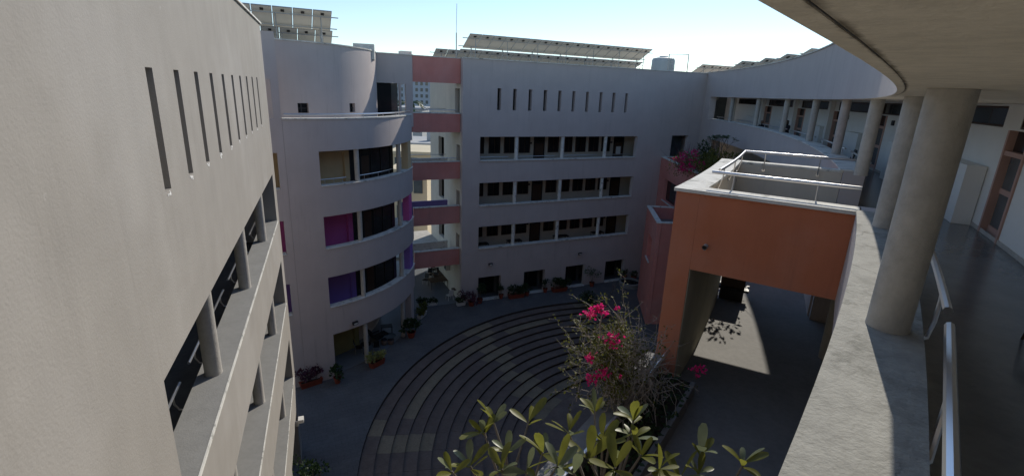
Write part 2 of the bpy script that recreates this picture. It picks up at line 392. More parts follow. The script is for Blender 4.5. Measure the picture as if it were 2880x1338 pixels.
for k in range(NST):
    r1 = AR-k*STW; r0 = r1-STW; zt = GZ-STH*(k+1)
    b = MB(); n = 90
    for j in range(n):
        p, q = A0+(A1-A0)*j/n, A0+(A1-A0)*(j+1)/n
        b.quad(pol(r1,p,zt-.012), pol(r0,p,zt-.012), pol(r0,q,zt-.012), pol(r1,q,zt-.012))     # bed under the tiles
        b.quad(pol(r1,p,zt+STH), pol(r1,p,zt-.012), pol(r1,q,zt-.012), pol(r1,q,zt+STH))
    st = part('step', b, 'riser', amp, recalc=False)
    da = math.degrees(1.32/((r0+r1)/2)); nt_ = int((A1-A0)/da)
    da = (A1-A0)/nt_; off = (k % 2)*da*.5
    for variant in ('tile_dark', 'tile_mid', 'tile_light'):
        tb = MB(); gap = math.degrees(.006/r1)
        A, B = -da/2+gap, da/2-gap; mid = 0
        ro, ri = r1-.004, r0+.0-.022           # tread noses over the riser below
        c = []
        for z in (zt-.03, zt):
            c.append([(ro*math.cos(rad(w)), ro*math.sin(rad(w)), z-ZB) for w in (A, 0, B)] + [(ri*math.cos(rad(w)), ri*math.sin(rad(w)), z-ZB) for w in (B, 0, A)])
        i0 = len(tb.v); tb.v += c[0]+c[1]; tb.f += [tuple(i0+6+q for q in range(6)), tuple(i0+q for q in reversed(range(6)))]
        for q in range(6): tb.f.append((i0+q, i0+(q+1) % 6, i0+6+(q+1) % 6, i0+6+q))
        me = tb.mesh('tile', variant); fix_normals(me); TILE[(k, variant)] = me
    for j in range(nt_):
        a = A0+da*(j+.5)
        v = 'tile_dark' if random.random() < .62 else 'tile_mid'
        d139 = 138+0.75*k
        if k == 2 and 118 < a < 178 and not (133 < a < 137): v = 'tile_light'
        elif k in (11,) and a < 150: v = 'tile_light'
        elif abs(a-d139) < da*.55: v = 'tile_light'
        elif k < 5 and abs(a-(181+1.5*((k*7) % 4))) < da*.6: v = 'tile_light'
        elif a < 108 and k % 2 == 0: v = 'tile_light'
        o = bpy.data.objects.new('tile', TILE[(k, v)]); COL.objects.link(o); o.parent = st
        o.rotation_euler = (0, 0, rad(a)); o.location = (0, 0, random.uniform(-.003, .003))
g = MB()
for j in range(60):
    a, b = j*6, j*6+6; g.quad(pol(0.0,a,ZB-.01) , pol(RIN,a,ZB-.01), pol(RIN,b,ZB-.01), pol(0,b,ZB-.01)[:3]) if False else g.quad(pol(.3,a,ZB-.01), pol(RIN,a,ZB-.01), pol(RIN,b,ZB-.01), pol(.3,b,ZB-.01))
structure('stage_floor', g, 'tile_mid')

# ================================================================== LEFT BUILDING
lb = thing('gallery_building', 'tall pale building with slit windows close on the left', 'building', fl(10, 4, GZ))
TOPL = 19.05
holes = [(7.57+1.31*k, 7.57+1.31*k+.29, 15.55, 17.11) for k in range(10)]
holes += [(6.31, 21.4, SI(k), LI(k)) for k in (1, 2, 3)] + [(6.31, 21.4, GZ, LI(0))]
part('wall', MB().wall(fl, (-1.2, 22.35), (GZ, TOPL), 0, .5, holes), 'plaster_rough', lb)
part('roof_coping', MB().fbox(fl, -1.2, 22.4, -.06, .45, TOPL+.003, TOPL+.06), 'cap', lb)
part('end_wall', MB().fbox(fl, 22.05, 22.35, .503, 9, GZ, TOPL), 'plaster', lb)
part('roof', MB().fbox(fl, -1.2, 22.0, .503, 9, 18.3, 18.55), 'concrete', lb)
part('rear_wall', MB().fbox(fl, -1.2, 22.0, 8.7, 9, GZ, 18.29), 'plaster', lb)
for k in range(4):
    if k:
        part('sill', MB().fbox(fl, 6.33, 21.38, -.02, .54, SI(k)+.003, SI(k)+.03), 'ledge', lb)
        part('sill_edge_highlight', MB().fbox(fl, 6.33, 21.38, -.045, -.022, SI(k)-.03, SI(k)+.036), 'cap', lb)  # pale strip added as the highlight along the ledge's front edge
        part('gallery_floor', MB().fbox(fl, -1.2, 22, .503, 3.0, FL(k)-.25, FL(k)), 'floor_polished', lb)
    part('gallery_ceiling', MB().fbox(fl, -1.2, 22, .503, 3.0, LI(k)+.15, LI(k)+.3), 'inner_beige', lb)
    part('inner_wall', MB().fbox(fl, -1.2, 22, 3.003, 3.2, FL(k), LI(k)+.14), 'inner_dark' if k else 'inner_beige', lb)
    for s in (9.72, 14.14, 18.58):
        column(lb, fl, s, .27, SI(k)+.03 if k else GZ, LI(k))
    if k:
        for a, b in ((6.4, 9.3), (10.0, 13.75), (14.5, 18.2), (18.95, 21.2)):
            z = SI(k)+.16
            rail(lb, [fl(a, .72, z), fl(b, .72, z)], .028, [([fl(c, .56, z-.28), fl(c, .66, z-.26), fl(c, .715, z-.15), fl(c, .72, z-.02)], None) for c in (a+.45, b-.45)])
    for c in (8, 12.5, 17):
        window(lb, fl, c, c+1.4, 2.96, FL(k)+1.0, FL(k)+2.5, 1, 'dark_metal')
part('inner_wall', MB().fbox(fl, -1.2, 22, 1.6, 1.8, FL(4), 18.2), 'pink_frame', lb)  # brown stands in for warm light reflected inside the slits
for k in range(10):
    s = 7.57+1.31*k+.145; c = MB()
    for j in range(4):
        a = s+random.uniform(-.09, .09); z = 15.55-random.uniform(.01, .07); w = random.uniform(.015, .04)
        c.fbox(fl, a-w, a+w, -.006, .02, z-w*.7, z+w*.5)
    part('chipped_plaster', c, 'inner_white', lb, kind='stuff')

# ================================================================== ROUND TOWER
tb_ = thing('round_tower', 'round grey tower with curved balconies, ochre, magenta and violet inner walls', 'building', (TC[0], TC[1], GZ))
R0 = 19.1
holes = [(-49.6, 7, SI(k), LI(k)) for k in (1, 2, 3)] + [(-49.2, 7, GZ, LI(0)-.03)]
part('wall', MB().wall(ft, (-59.7, 6.2), (GZ, 15.17), 0, .4, holes, 2.0), 'plaster', tb_, smooth=True)
holes = [(-77, -61.9, SI(k), LI(k)) for k in (1, 2, 3, 4)]
part('end_bay', MB().wall(ft, (-100, -59.75), (GZ, R0+.2), 0, .4, holes, 2.0), 'plaster', tb_, smooth=True)
IN = {0: 'olive', 1: 'violet', 2: 'magenta', 3: 'ochre'}
sector = [ft(a, .41, 0)[:2] for a in np.linspace(-100, 30, 40)]+[(TC[0], TC[1])]
for k in range(4):
    if k:
        part('sill', MB().fbox(ft, -49.5, 6.1, -.05, .46, SI(k)+.003, SI(k)+.05, 2.0), 'cap', tb_)
        part('sill', MB().fbox(ft, -76.9, -62, -.04, .44, SI(k)+.003, SI(k)+.05, 2.0), 'cap', tb_)
        part('balcony_floor', MB().prism(sector, FL(k)-.3, FL(k)), 'concrete', tb_)
    else:
        part('porch_floor', MB().prism(sector, GZ-.1, GZ+.012), 'porch_floor', tb_)
    part('inner_wall', MB().fbox(ft, -100, -30.5, 2.35, 2.6, FL(k)+(.015 if k == 0 else .003), FL(k+1)-.303, 2.0), IN[k], tb_, smooth=True)
    part('inner_wall', MB().fbox(ft, -30.4, -27.5, 2.2, 2.6, FL(k)+(.015 if k == 0 else .003), FL(k+1)-.303, 2.0), IN[k], tb_, smooth=True)
    if k == 0:
        part('glass_front', MB().fbox(ft, -27.4, 30, 2.75, 2.8, FL(k)+.015, FL(k+1)-.303, 2.0), 'inner_beige', tb_, smooth=True)
    else:
        gp, gl = lin(ft(-27.4, 2.25, 0)[:2], ft(-1.5, 1.1, 0)[:2])
        part('glass_front', MB().fbox(gp, 0, gl, 0, .05, FL(k)+.003, FL(k+1)-.303), 'glass_dim', tb_)
    if k:
        for q in range(5):
            part('mullion', MB().fbox(gp, gl*q/4.4+.02, gl*q/4.4+.08, -.06, -.003, FL(k)+.003, FL(k+1)-.303), 'dark_metal', tb_)
        part('door_panel', MB().fbox(gp, gl*.24, gl*.42, -.03, -.004, FL(k)+.003, FL(k)+2.1), 'wood_dark', tb_)
    for a in (-35.4, -10.8):
        column(tb_, ft, a, .22, (SI(k)+.05) if k else GZ+.012, LI(k) if k else LI(0)-.03, .14)
    if k:
        part('pier', MB().fbox(ft, -2.3, 3.6, .05, .5, FL(k)+.003, LI(k)+.1, 2.0), IN[k] if k == 3 else IN[k], tb_)
    else:
        part('pier', MB().fbox(ft, -2.3, 3.6, .05, .5, GZ+.015, LI(0)-.04, 2.0), 'plaster', tb_)
for k in (3,):
    z = SI(k)+.3
    for a, b in ((-48.5, -39), (-34, -12.5), (-9.2, -2.6)):
        rail(tb_, [ft(a+(b-a)*j/8, .5, z) for j in range(9)], .024, [(ft(a+(b-a)*q, .5, z-.24), ft(a+(b-a)*q, .5, z-.01)) for q in (.15, .5, .85)])
# top terrace with recessed drum
part('terrace_floor', MB().prism(sector, FL(4)-.35, FL(4)), 'concrete', tb_)
part('terrace_coping', MB().fbox(ft, -59.6, 6.1, -.05, .44, 15.173, 15.235, 2.0), 'cap', tb_)
z = 15.42
rail(tb_, [ft(-59+64*j/24, .12, z) for j in range(25)], .045, [(ft(a, .12, z-.2), ft(a, .12, z-.02)) for a in (-54, -43, -32, -22, -13, -5, 3)])
TI = TR-7.17
part('drum_wall', MB().wall(ft, (-99, 24), (FL(4)+.003, R0), TI, TI+.3, [(-50.9, -46.2, 15.37, 15.9), (-24.2, -20.2, 15.37, 15.9)], 2.0), 'plaster', tb_, smooth=True)
part('drum_coping', MB().fbox(ft, -59.5, 24, TI-.05, TI+.34, R0+.003, R0+.07, 2.0), 'cap', tb_)
for a0, a1 in ((-50.9, -46.2), (-24.2, -20.2)):
    gw = part('window', MB().fbox(ft, a0, a1, TI+.2, TI+.23, 15.37, 15.9), 'glass', tb_)
    part('frame', MB().fbox(ft, a0+1.6, a0+2.1, TI+.15, TI+.195, 15.37, 15.9).fbox(ft, a0, a1, TI+.14, TI+.18, 15.6, 15.64), 'dark_metal', gw)
part('roof', MB().prism([ft(a, TI+.31, 0)[:2] for a in np.linspace(-99, 24, 40)]+[ft(a, 14, 0)[:2] for a in (60, 110, 200)], 18.3, 18.6), 'concrete', tb_)
ff, LNF = lin((-9.95, 35.72), (-7.5, 36.87))
part('upper_wall', MB().wall(ff, (0, LNF), (FL(4)+.003, R0), 0, .3, [(.05, 1.75, FL(4), 17.2), (1.88, 2.2, FL(4), 17.15)]), 'plaster', tb_)
part('wall_coping', MB().fbox(ff, -.05, LNF+.05, -.05, .34, R0+.003, R0+.07), 'cap', tb_)
part('glass_front', MB().fbox(ff, .06, 1.2, .18, .2, FL(4)+.01, 17.19), 'glass', tb_)
part('glass_front', MB().fbox(ff, 1.22, 1.74, .6, .62, FL(4)+.01, 17.19), 'glass_grey', tb_)
part('roof', MB().prism([ff(0, .31, 0)[:2], ff(LNF, .31, 0)[:2], ff(LNF, 3.0, 0)[:2], ff(0, 3.0, 0)[:2]], 18.3, 18.6), 'concrete', tb_)
part('roof_hatch', MB().fbox(lin((-10.6, 33.6), (-9.3, 33.9))[0], 0, 1.3, 0, .8, R0-.5, R0+.42), 'cap', tb_)
part('roof_hatch', MB().fbox(ff, 2.1, 2.9, .9, 1.6, R0-.5, R0+.32), 'cap', tb_)

# ================================================================== BACK BUILDING
bb = thing('slab_building', 'long grey building with ten slits above three gallery rows across the courtyard', 'building', fb(24, 4, GZ))
RB = 19.13
S0, S1 = 12.58, 36.4
slits = [(15.38, 15.69), (16.70, 17.0), (18.04, 18.34), (19.38, 19.69), (20.71, 21.0), (22.03, 22.31), (23.35, 23.63), (24.69, 24.98), (26.0, 26.3), (27.33, 27.62)]
GO = [(14.09, 16.16), (18.36, 20.45), (22.58, 24.66), (26.93, 29.12)]
holes = [(a, b, 15.52, 17.13) for a, b in slits] + [(14.03, 29.12, SI(k), LI(k)) for k in (1, 2, 3)] + [(a, b, GZ, 1.89) for a, b in GO] + [(33.07, 35.09, FL(3), 13.56)]
part('wall', MB().wall(fb, (S0, S1), (GZ, RB), 0, .4, holes), 'plaster', bb)
part('roof_coping', MB().fbox(fb, S0-.04, S1, -.06, .42, RB+.003, RB+.07), 'cap', bb)
fe = lambda s, n, z: fb(S0+n, s, z)        # left end wall: s runs back, n runs into the building
ends = [(.7, 1.75, FL(4), 17.0)] + [(.35, 1.35, FL(k)+.5, FL(k)+2.2) for k in (1, 2, 3)] + [(4.7, 6.3, FL(k)+.7, FL(k)+2.4) for k in (1, 2, 3)]
part('end_wall', MB().wall(fe, (.403, 8.9), (GZ, RB), 0, .3, [h for h in ends if h[0] > .5] + [(.5, 1.4, FL(k)+.5, FL(k)+2.2) for k in (1, 2, 3)]), 'plaster_warm', bb)
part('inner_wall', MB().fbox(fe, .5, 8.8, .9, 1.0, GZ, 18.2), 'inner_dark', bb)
part('rear_wall', MB().fbox(fb, S0+.31, S1, 8.6, 8.9, GZ, RB), 'plaster', bb)
part('end_wall', MB().fbox(fb, S1-.3, S1, .403, 8.597, GZ, 18.29), 'plaster', bb)
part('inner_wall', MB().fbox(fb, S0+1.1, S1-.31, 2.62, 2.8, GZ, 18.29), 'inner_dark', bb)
part('roof', MB().fbox(fb, S0+.31, S1, .41, 8.59, 18.3, 18.55), 'concrete', bb)
WIN = [(14.95, 15.25), (15.76, 16.71), (17.16, 18.04), (18.55, 19.51), (21.37, 22.35), (23.05, 23.74), (24.19, 25.16), (25.6, 26.56), (26.99, 27.85)]
for k in (1, 2, 3):
    part('sill', MB().fbox(fb, 14.05, 29.1, -.09, .44, SI(k)+.003, SI(k)+.09), 'cap', bb)
    part('gallery_floor', MB().fbox(fb, S0+1.1, S1, .403, 2.4, FL(k)-.25, FL(k)), 'floor_polished', bb)
    part('gallery_ceiling', MB().fbox(fb, S0+1.1, S1, .403, 2.4, LI(k)+.1, LI(k)+.3), 'inner_white', bb)
    part('inner_wall', MB().fbox(fb, S0+1.1, S1, 2.403, 2.6, FL(k)+.003, LI(k)+.09), 'inner_beige', bb)
    part('gallery_end', MB().fbox(fb, 31.2, 31.4, .41, 2.4, FL(k)+.003, LI(k)+.09), 'inner_beige', bb)
    for s in (17.24, 21.51, 25.83): column(bb, fb, s, .22, SI(k)+.09, LI(k), .15, 'cap')
    for a, b in WIN: window(bb, fb, a, b, 2.36, FL(k)+1.35, FL(k)+2.68, 1)
    for a, b in ((19.99, 20.9), (28.38, 29.35)):
        d = part('door', MB().fbox(fb, a, b, 2.34, 2.39, FL(k)+.01, FL(k)+2.1), 'wood_dark', bb)
        part('frame', MB().fbox(fb, a-.06, a, 2.3, 2.4, FL(k)+.01, FL(k)+2.7).fbox(fb, b, b+.06, 2.3, 2.4, FL(k)+.01, FL(k)+2.7).fbox(fb, a, b, 2.31, 2.4, FL(k)+2.11, FL(k)+2.2), 'black', d)
        part('transom', MB().fbox(fb, a, b, 2.35, 2.39, FL(k)+2.21, FL(k)+2.7), 'glass', d)
        part('name_plate', MB().fbox(fb, a-.42, a-.24, 2.37, 2.402, FL(k)+2.05, FL(k)+2.2), 'black', bb)
        if k == 3 and a > 25: part('notice', MB().fbox(fb, a+.22, a+.75, 2.32, 2.336, FL(k)+1.05, FL(k)+1.75), 'paper', d)
    if k == 3:
        for a, b in ((14.1, 16.7), (17.6, 21.0), (21.9, 25.3), (26.2, 29.0)):
            zz_ = SI(k)+.26
            rail(bb, [fb(a, .55, zz_), fb(b, .55, zz_)], .024, [(fb(c, .55, zz_-.24), fb(c, .55, zz_)) for c in (a+.5, b-.5)])
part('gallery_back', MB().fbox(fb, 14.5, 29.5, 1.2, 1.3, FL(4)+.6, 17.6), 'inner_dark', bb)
part('patio_wall', MB().fbox(fb, 7.2, 12.57, 10.2, 10.4, GZ, 3.15), 'inner_beige', bb)
part('patio_shade_slab', MB().fbox(fb, 7.2, 12.57, 3.1, 10.4, 3.16, 3.35), 'concrete', bb)  # added slab, keeps sky light off the café patio
part('door_recess', MB().fbox(fb, 32.4, 35.6, 1.4, 1.5, FL(3), 13.55), 'glass_grey', bb)
for a, b in GO:
    d = part('doorway', MB().fbox(fb, a-.3, b+.3, 1.5, 1.6, GZ+.01, 2.3), 'inner_dark', bb)
    part('glazing', MB().fbox(fb, a+.1, b-.1, 1.3, 1.33, GZ+.05, 1.7), 'glass', d)
    part('frame', MB().fbox(fb, a+.1, a+.17, 1.25, 1.297, GZ+.05, 1.7).fbox(fb, b-.17, b-.1, 1.25, 1.297, GZ+.05, 1.7).fbox(fb, (a+b)/2-.04, (a+b)/2+.04, 1.25, 1.297, GZ+.05, 1.7), 'dark_metal', d)
    part('threshold', MB().fbox(fb, a+.01, b-.01, -.12, .39, GZ+.004, GZ+.05), 'cap', d)

# ================================================================== LINK BRIDGES
LV = [('roof', 17.35, 19.09), ('fourth', 13.81, 15.16), ('third', 10.24, 11.56), ('second', 6.66, 8.06), ('first', 3.14, 4.5)]
for i, (nm, z0, z1) in enumerate(LV):
    t = thing('link_bridge', {0: 'red roof-level beam spanning between round tower and slab building', 1: 'topmost red walkway bridge with steel rail between tower and slab building',
        2: 'second red walkway bridge from the top, between tower and slab building', 3: 'red walkway bridge with a violet inner parapet, between tower and slab building',
        4: 'lowest red walkway bridge, above the café chairs'}[i], 'bridge', fb(10.7, 1.3, z0), 'red link bridges')
    n0 = .42
    sL = 8.85
    part('parapet', MB().fbox(fb, sL, 12.55, n0, n0+.2, z0, z1), 'plaster_red', t)
    if i == 0:
        part('roof_slab', MB().fbox(fb, sL, 12.55, n0+.203, n0+1.2, z0+.02, z0+.25), 'concrete', t)
        part('coping', MB().fbox(fb, sL, 12.55, n0-.05, n0+.24, z1+.003, z1+.06), 'cap', t); continue
    part('coping', MB().fbox(fb, sL, 12.55, n0-.06, n0+.25, z1+.003, z1+.07), 'cap', t)
    part('deck', MB().fbox(fb, sL-.5, 12.55, n0+.203, n0+2.6, z0+.02, z0+.3), 'concrete', t)
    part('far_parapet', MB().fbox(fb, sL-.5, 12.3, n0+2.4, n0+2.6, z0+.303, z1-.02), {3: 'blue_cloth'}.get(i, 'cap'), t)
    if i in (1, 2):
        zz_ = z1+.27
        rail(t, [fb(sL, n0+.35, zz_), fb(12.4, n0+.35, zz_)], .024, [(fb(c, n0+.35, zz_-.3), fb(c, n0+.35, zz_)) for c in (9.4, 10.4, 11.4, 12.2)])
        rail(t, [fb(sL, n0+2.5, zz_), fb(12.2, n0+2.5, zz_)], .024, [(fb(c, n0+2.5, zz_-.3), fb(c, n0+2.5, zz_)) for c in (9.4, 10.7, 12.0)])

# ================================================================== CURVED WING
wg = thing('curved_wing', 'curved grey wing with a top floor colonnade sweeping along the right side', 'building', fw(30, 3, GZ))
ZS, RW = 17.13, 19.22
SW0, SW1 = -.45, 54.6
holes = [(SW0-1, 12.8, 15.2, ZS+.02), (12.8, 18.3, FL(4), ZS+.02), (18.3, 52.7, 15.2, ZS+.02), (.4, 18.6, FL(3)-.31, LI(3)), (20.2, 52.2, SI(3), LI(3))]
holes += [(20.2, 52.2, SI(k), LI(k)) for k in (1, 2)]
part('wall', MB().wall(fw, (SW0, SW1), (GZ, RW), .003, .5, holes, 1.2), 'plaster', wg, smooth=True)
part('fascia', MB().wall(fw, (SW0, SW1), (13.5, RW), -.05, 0.0, [(SW0-1, 12.24, 15.2, ZS), (12.24, 18.88, 13.4, ZS), (18.3, 52.7, 15.2, ZS)], 1.2), 'plaster', wg, smooth=True)
part('lower_face', MB().wall(fw, (18.9, SW1), (GZ, 13.497), -.05, 0.0, [(20.2, 52.2, SI(3), LI(3)), (20.2, 52.2, SI(2), LI(2)), (20.2, 52.2, SI(1), LI(1))], 1.2), 'plaster', wg, smooth=True)
part('soffit', MB().fbox(fw, SW0, 53, .0025, 2.85, ZS, ZS+.017, .6), 'soffit', wg)
part('soffit_edge', MB().fbox(fw, SW0, 52.6, -.048, .0, ZS-.004, ZS-.001, .6), 'soffit', wg)
part('roof', MB().fbox(fw, SW0, 56, .503, 9.5, 18.35, 18.6, 1.2), 'concrete', wg)
part('roof_coping', MB().fbox(fw, SW0, SW1, -.1, .42, RW+.003, RW+.05, 1.2), 'cap', wg)
part('rear_wall', MB().fbox(fw, SW0, 56, 9.2, 9.5, GZ, 18.34, 1.2), 'plaster', wg)
part('cross_wall', MB().fbox(fw, SW0-.3, SW0, -.2, 9.5, GZ, 18.34), 'plaster', wg)
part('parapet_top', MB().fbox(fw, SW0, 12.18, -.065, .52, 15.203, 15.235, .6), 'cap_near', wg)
part('parapet_top', MB().fbox(fw, 18.35, 52.6, -.09, .54, 15.203, 15.245, 1.2), 'cap', wg)
part('corridor_floor', MB().fbox(fw, SW0, 56, .503, 2.85, FL(4)-.25, FL(4), 1.2), 'floor_polished', wg)
part('corridor_floor', MB().fbox(fw, .41, 18.59, 0.0, 2.85, FL(3)-.3, FL(3), 1.2), 'floor_terrace', wg)
part('corridor_floor', MB().fbox(fw, 18.61, 56, .503, 2.85, FL(3)-.3, FL(3), 1.2), 'floor_terrace', wg)
for k in (1, 2): part('corridor_floor', MB().fbox(fw, 19.5, 56, .503, 2.85, FL(k)-.3, FL(k), 1.2), 'floor_polished', wg)
part('corridor_ceiling', MB().fbox(fw, SW0, 56, .503, 2.85, LI(3)+.25, LI(3)+.3, 1.2), 'inner_beige', wg)
dr = [(16.05+6.1*i, 17.35+6.1*i, FL(4), 16.56) for i in range(6)]
wn = [(17.85+6.1*i, 22.95+6.1*i, 16.60, 17.08) for i in range(6)] + [(12.0, 16.85, 16.60, 17.08)]
part('inner_wall', MB().wall(fw, (SW0, 56), (FL(4)+.003, ZS-.003), 2.853, 3.05, dr+wn, 1.2), 'inner_white', wg)
for k in (1, 2, 3): part('inner_wall', MB().fbox(fw, SW0, 56, 2.853, 3.05, FL(k)+.003, LI(k)+.24, 1.2), 'inner_beige', wg)
part('corridor_end', MB().fbox(fw, 56.0, 56.2, .5, 3, FL(4), ZS), 'glass_grey', wg)
part('end_wall', MB().fbox(fw, 56.25, 56.5, .1, 9.5, GZ, 18.34), 'plaster', wg)
part('skirting', MB().fbox(fw, SW0, 56, 2.835, 2.852, FL(4)+.004, FL(4)+.1, 1.2), 'concrete', wg)
for i, (a, b, z0, z1) in enumerate(wn):
    window(wg, fw, a+.05, b-.05, 2.9, z0+.05, z1-.05, 4, 'wood_dark')
for i, (a, b, z0, z1) in enumerate(dr):
    d = part('door', MB().fbox(fw, a+.1, b-.1, 2.98, 3.02, z0+.01, z1-.55), 'glass_grey', wg)
    part('frame', MB().fbox(fw, b-.1, b-.005, 2.82, 3.04, z0+.005, z1-.005).fbox(fw, a+.005, a+.1, 2.82, 3.04, z0+.005, z1-.005).fbox(fw, a+.1, b-.1, 2.84, 3.04, z1-.55, z1-.45), 'pink_frame', d)
    part('transom', MB().fbox(fw, a+.1, b-.1, 2.97, 3.0, z1-.449, z1-.02), 'glass', d)
    part('mid_rail', MB().fbox(fw, a+.1, b-.1, 2.955, 2.978, z0+.95, z0+1.07), 'pink_frame', d)
    part('kick_board', MB().fbox(fw, a+.1, b-.1, 2.955, 2.978, z0+.02, z0+.2), 'pink_frame', d)
for i in range(6):
    a = 17.95+6.1*i
    part('low_cupboard', MB().fbox(fw, a, a+2.0, 2.45, 2.834, FL(4)+.004, 15.66), 'inner_white', wg)
    part('pilaster', MB().fbox(fw, a+5.55, a+5.9, 2.6, 2.834, FL(4)+.004, ZS-.005), 'inner_white', wg)
    if i in (1, 2):
        part('notice_box', MB().fbox(fw, a+3.2, a+3.45, 2.80, 2.852, 16.2, 16.4), 'black', wg)
CS = [6.72, 10.98, 17.41, 23.18, 29.25, 35.45, 41.92, 48.06]
for s in CS: column(wg, fw, s, .28, 15.24 if s > 12 and s < 100 else 15.236, ZS-.002, .152)
column(wg, fw, 16.1, .32, FL(3), LI(3), .16)
for s in (5.0, 10.4): column(wg, fw, s, .32, FL(3), LI(3), .16)
for i, (a, b) in enumerate([(1.2, 6.55), (6.92, 10.7), (19.0, 22.7), (23.7, 28.7), (29.8, 34.9), (36.0, 41.4), (42.5, 47.5), (48.6, 52.3)]):
    z = 15.42; r = .034
    pts = [fw(a+(b-a)*j/8, .64, z) for j in range(9)]
    if i == 0:
        p0_, p1_ = Vector(fw(a, .555, z)), Vector(fw(b, .63, z)); pts = [tuple(p0_.lerp(p1_, j/8)) for j in range(9)]
    cs = (a+.55, b-.45) if i else (1.4, 5.45)
    br = []
    for c in cs:
        e = 0 if i else (.055 if c > 4 else .14)
        br.append(([fw(c-.28, .51, z-.42), fw(c-.2, .6-e*.6, z-.40), fw(c-.1, .632-e, z-.27), fw(c-.03, .64-e, z-.10), fw(c, .64-e, z-.03)], None))
    rail(wg, pts, r, br)
for i, (s0, s1) in enumerate([(20.2, 52.2)]):
    part('sill', MB().fbox(fw, s0+.02, s1-.02, -.04, .53, SI(3)+.003, SI(3)+.05, 1.2), 'cap', wg)

# ================================================================== ORANGE TERRACE BLOCKS
ob = thing('terrace_block', 'big orange terrace block with steel rails and open storey beneath, beside the near column', 'terrace', fw(15.5, -1.6, GZ), 'orange terrace blocks')
P0, P1, NO, NI = 12.27, 18.85, -3.17, -2.70
ZT, ZU = 15.13, 13.5
part('front_wall', MB().fbox(fw, P0, P0+.45, NI+.003, -.001, ZU, ZT), 'plaster_orange', ob)
part('side_wall', MB().fbox(fw, P0, P1, NO, NI, GZ, ZT, 1.2), 'plaster_orange', ob)
part('side_lining', MB().fbox(fw, P0+.02, P1-.02, NI+.003, NI+.02, FL(3)+.004, ZU-.003, 1.2), 'leg_olive', ob)
part('far_wall', MB().fbox(fw, P1-.3, P1, NI+.003, -.001, ZU, ZT), 'plaster_orange', ob)
part('terrace_floor', MB().fbox(fw, P0+.453, P1-.303, NI+.02, -.003, ZU+.002, FL(4), 1.2), 'concrete', ob)
part('inner_lining', MB().fbox(fw, P0+.453, P1-.303, NI+.003, NI+.02, FL(4)+.003, ZT, 1.2).fbox(fw, P1-.322, P1-.303, NI+.023, -.005, FL(4)+.003, ZT).fbox(fw, P0+.453, P0+.47, NI+.023, -.005, FL(4)+.003, ZT), 'plaster_warm', ob)
part('coping', MB().fbox(fw, P0-.06, P0+.48, NO-.05, .02, ZT+.003, ZT+.07), 'cap', ob)
part('coping', MB().fbox(fw, P0+.483, P1+.04, NO-.05, NI+.05, ZT+.003, ZT+.07, 1.2), 'cap', ob)
part('coping', MB().fbox(fw, P1-.33, P1+.04, NI+.053, .02, ZT+.003, ZT+.07), 'cap', ob)
zr_ = 15.52
def wall_rail(parent, pts, posts, z):
    o = part('handrail', MB().tube(pts, .035, 10), 'steel', parent, smooth=True)
    for top, foot, flange in posts:
        part('bracket', MB().tube([top, (top[0], top[1], z-.22), foot], .016, 8), 'steel', o, smooth=True)
        part('flange', MB().tube([foot, flange], .045, 12), 'steel', o, smooth=True)
def post(fr, s, n, s2, n2, s3, n3, z): return (fr(s, n, z-.02), fr(s2, n2, z-.52), fr(s3, n3, z-.52))
wall_rail(ob, [fw(P0+.6, NI+.06+(-.02-NI-.06)*j/4+(0.0), zr_) for j in range(5)], [post(fw, P0+.6, n, P0+.52, n, P0+.475, n, zr_) for n in (-2.2, -.7)], zr_)
wall_rail(ob, [fw(P1-.45, NI+.12+(.25-NI-.12)*j/4, zr_) for j in range(5)], [post(fw, P1-.45, n, P1-.36, n, P1-.325, n, zr_) for n in (-2.0, -.6)], zr_)
wall_rail(ob, [fw(P0+1.05+(P1-P0-1.5)*j/6, NI+.14, zr_) for j in range(7)], [post(fw, s, NI+.14, s, NI+.06, s, NI+.022, zr_) for s in (P0+1.6, P0+3.4, P0+5.2)], zr_)
c0, c1 = fw(P0+.05, -2.44, 14.07), fw(P0-.13, -2.44, 14.06)
sp = part('drain_spout', MB().tube([c0, c1], .05, 16, cap=False), 'concrete', ob, smooth=True)
part('spout_mouth', MB().tube([fw(P0-.02, -2.44, 14.065), fw(P0-.1, -2.44, 14.06)], .036, 14), 'black', sp)

def poly_block(name, label, poly, z1, cap_w, floor, holes_by_edge, mname, group):
    cx = sum(p[0] for p in poly)/len(poly); cy = sum(p[1] for p in poly)/len(poly)
    t = thing(name, label, 'terrace', (cx, cy, GZ), group)
    for i, p in enumerate(poly):
        q = poly[(i+1) % len(poly)]; f, L_ = lin(p, q)
        part('wall', MB().wall(f, (.302 if i else 0.0, L_) if True else 0, (GZ, z1), 0, .3, [h[:4] for h in holes_by_edge.get(i, [])]), mname, t)
        part('coping', MB().fbox(f, -.04 if i == 0 else cap_w+.004, L_+(.04 if i == 0 else 0), -.05, cap_w, z1+.003+.001*i, z1+.07+.001*i), 'cap', t)
        for h in holes_by_edge.get(i, []):
            part('opening_back', MB().fbox(f, h[0]-.05, h[1]+.05, .32, .36, h[2]-.05, h[3]+.05), h[4] if len(h) > 4 else 'glass', t)
            part('sill', MB().fbox(f, h[0], h[1], -.12, .28, h[2]-.06, h[2]-.002), 'cap', t)
    ins = [(cx+(p[0]-cx)*.98, cy+(p[1]-cy)*.98) for p in poly]
    part('terrace_floor', MB().prism(ins, floor-.2, floor), 'floor_terrace', t)
    return t
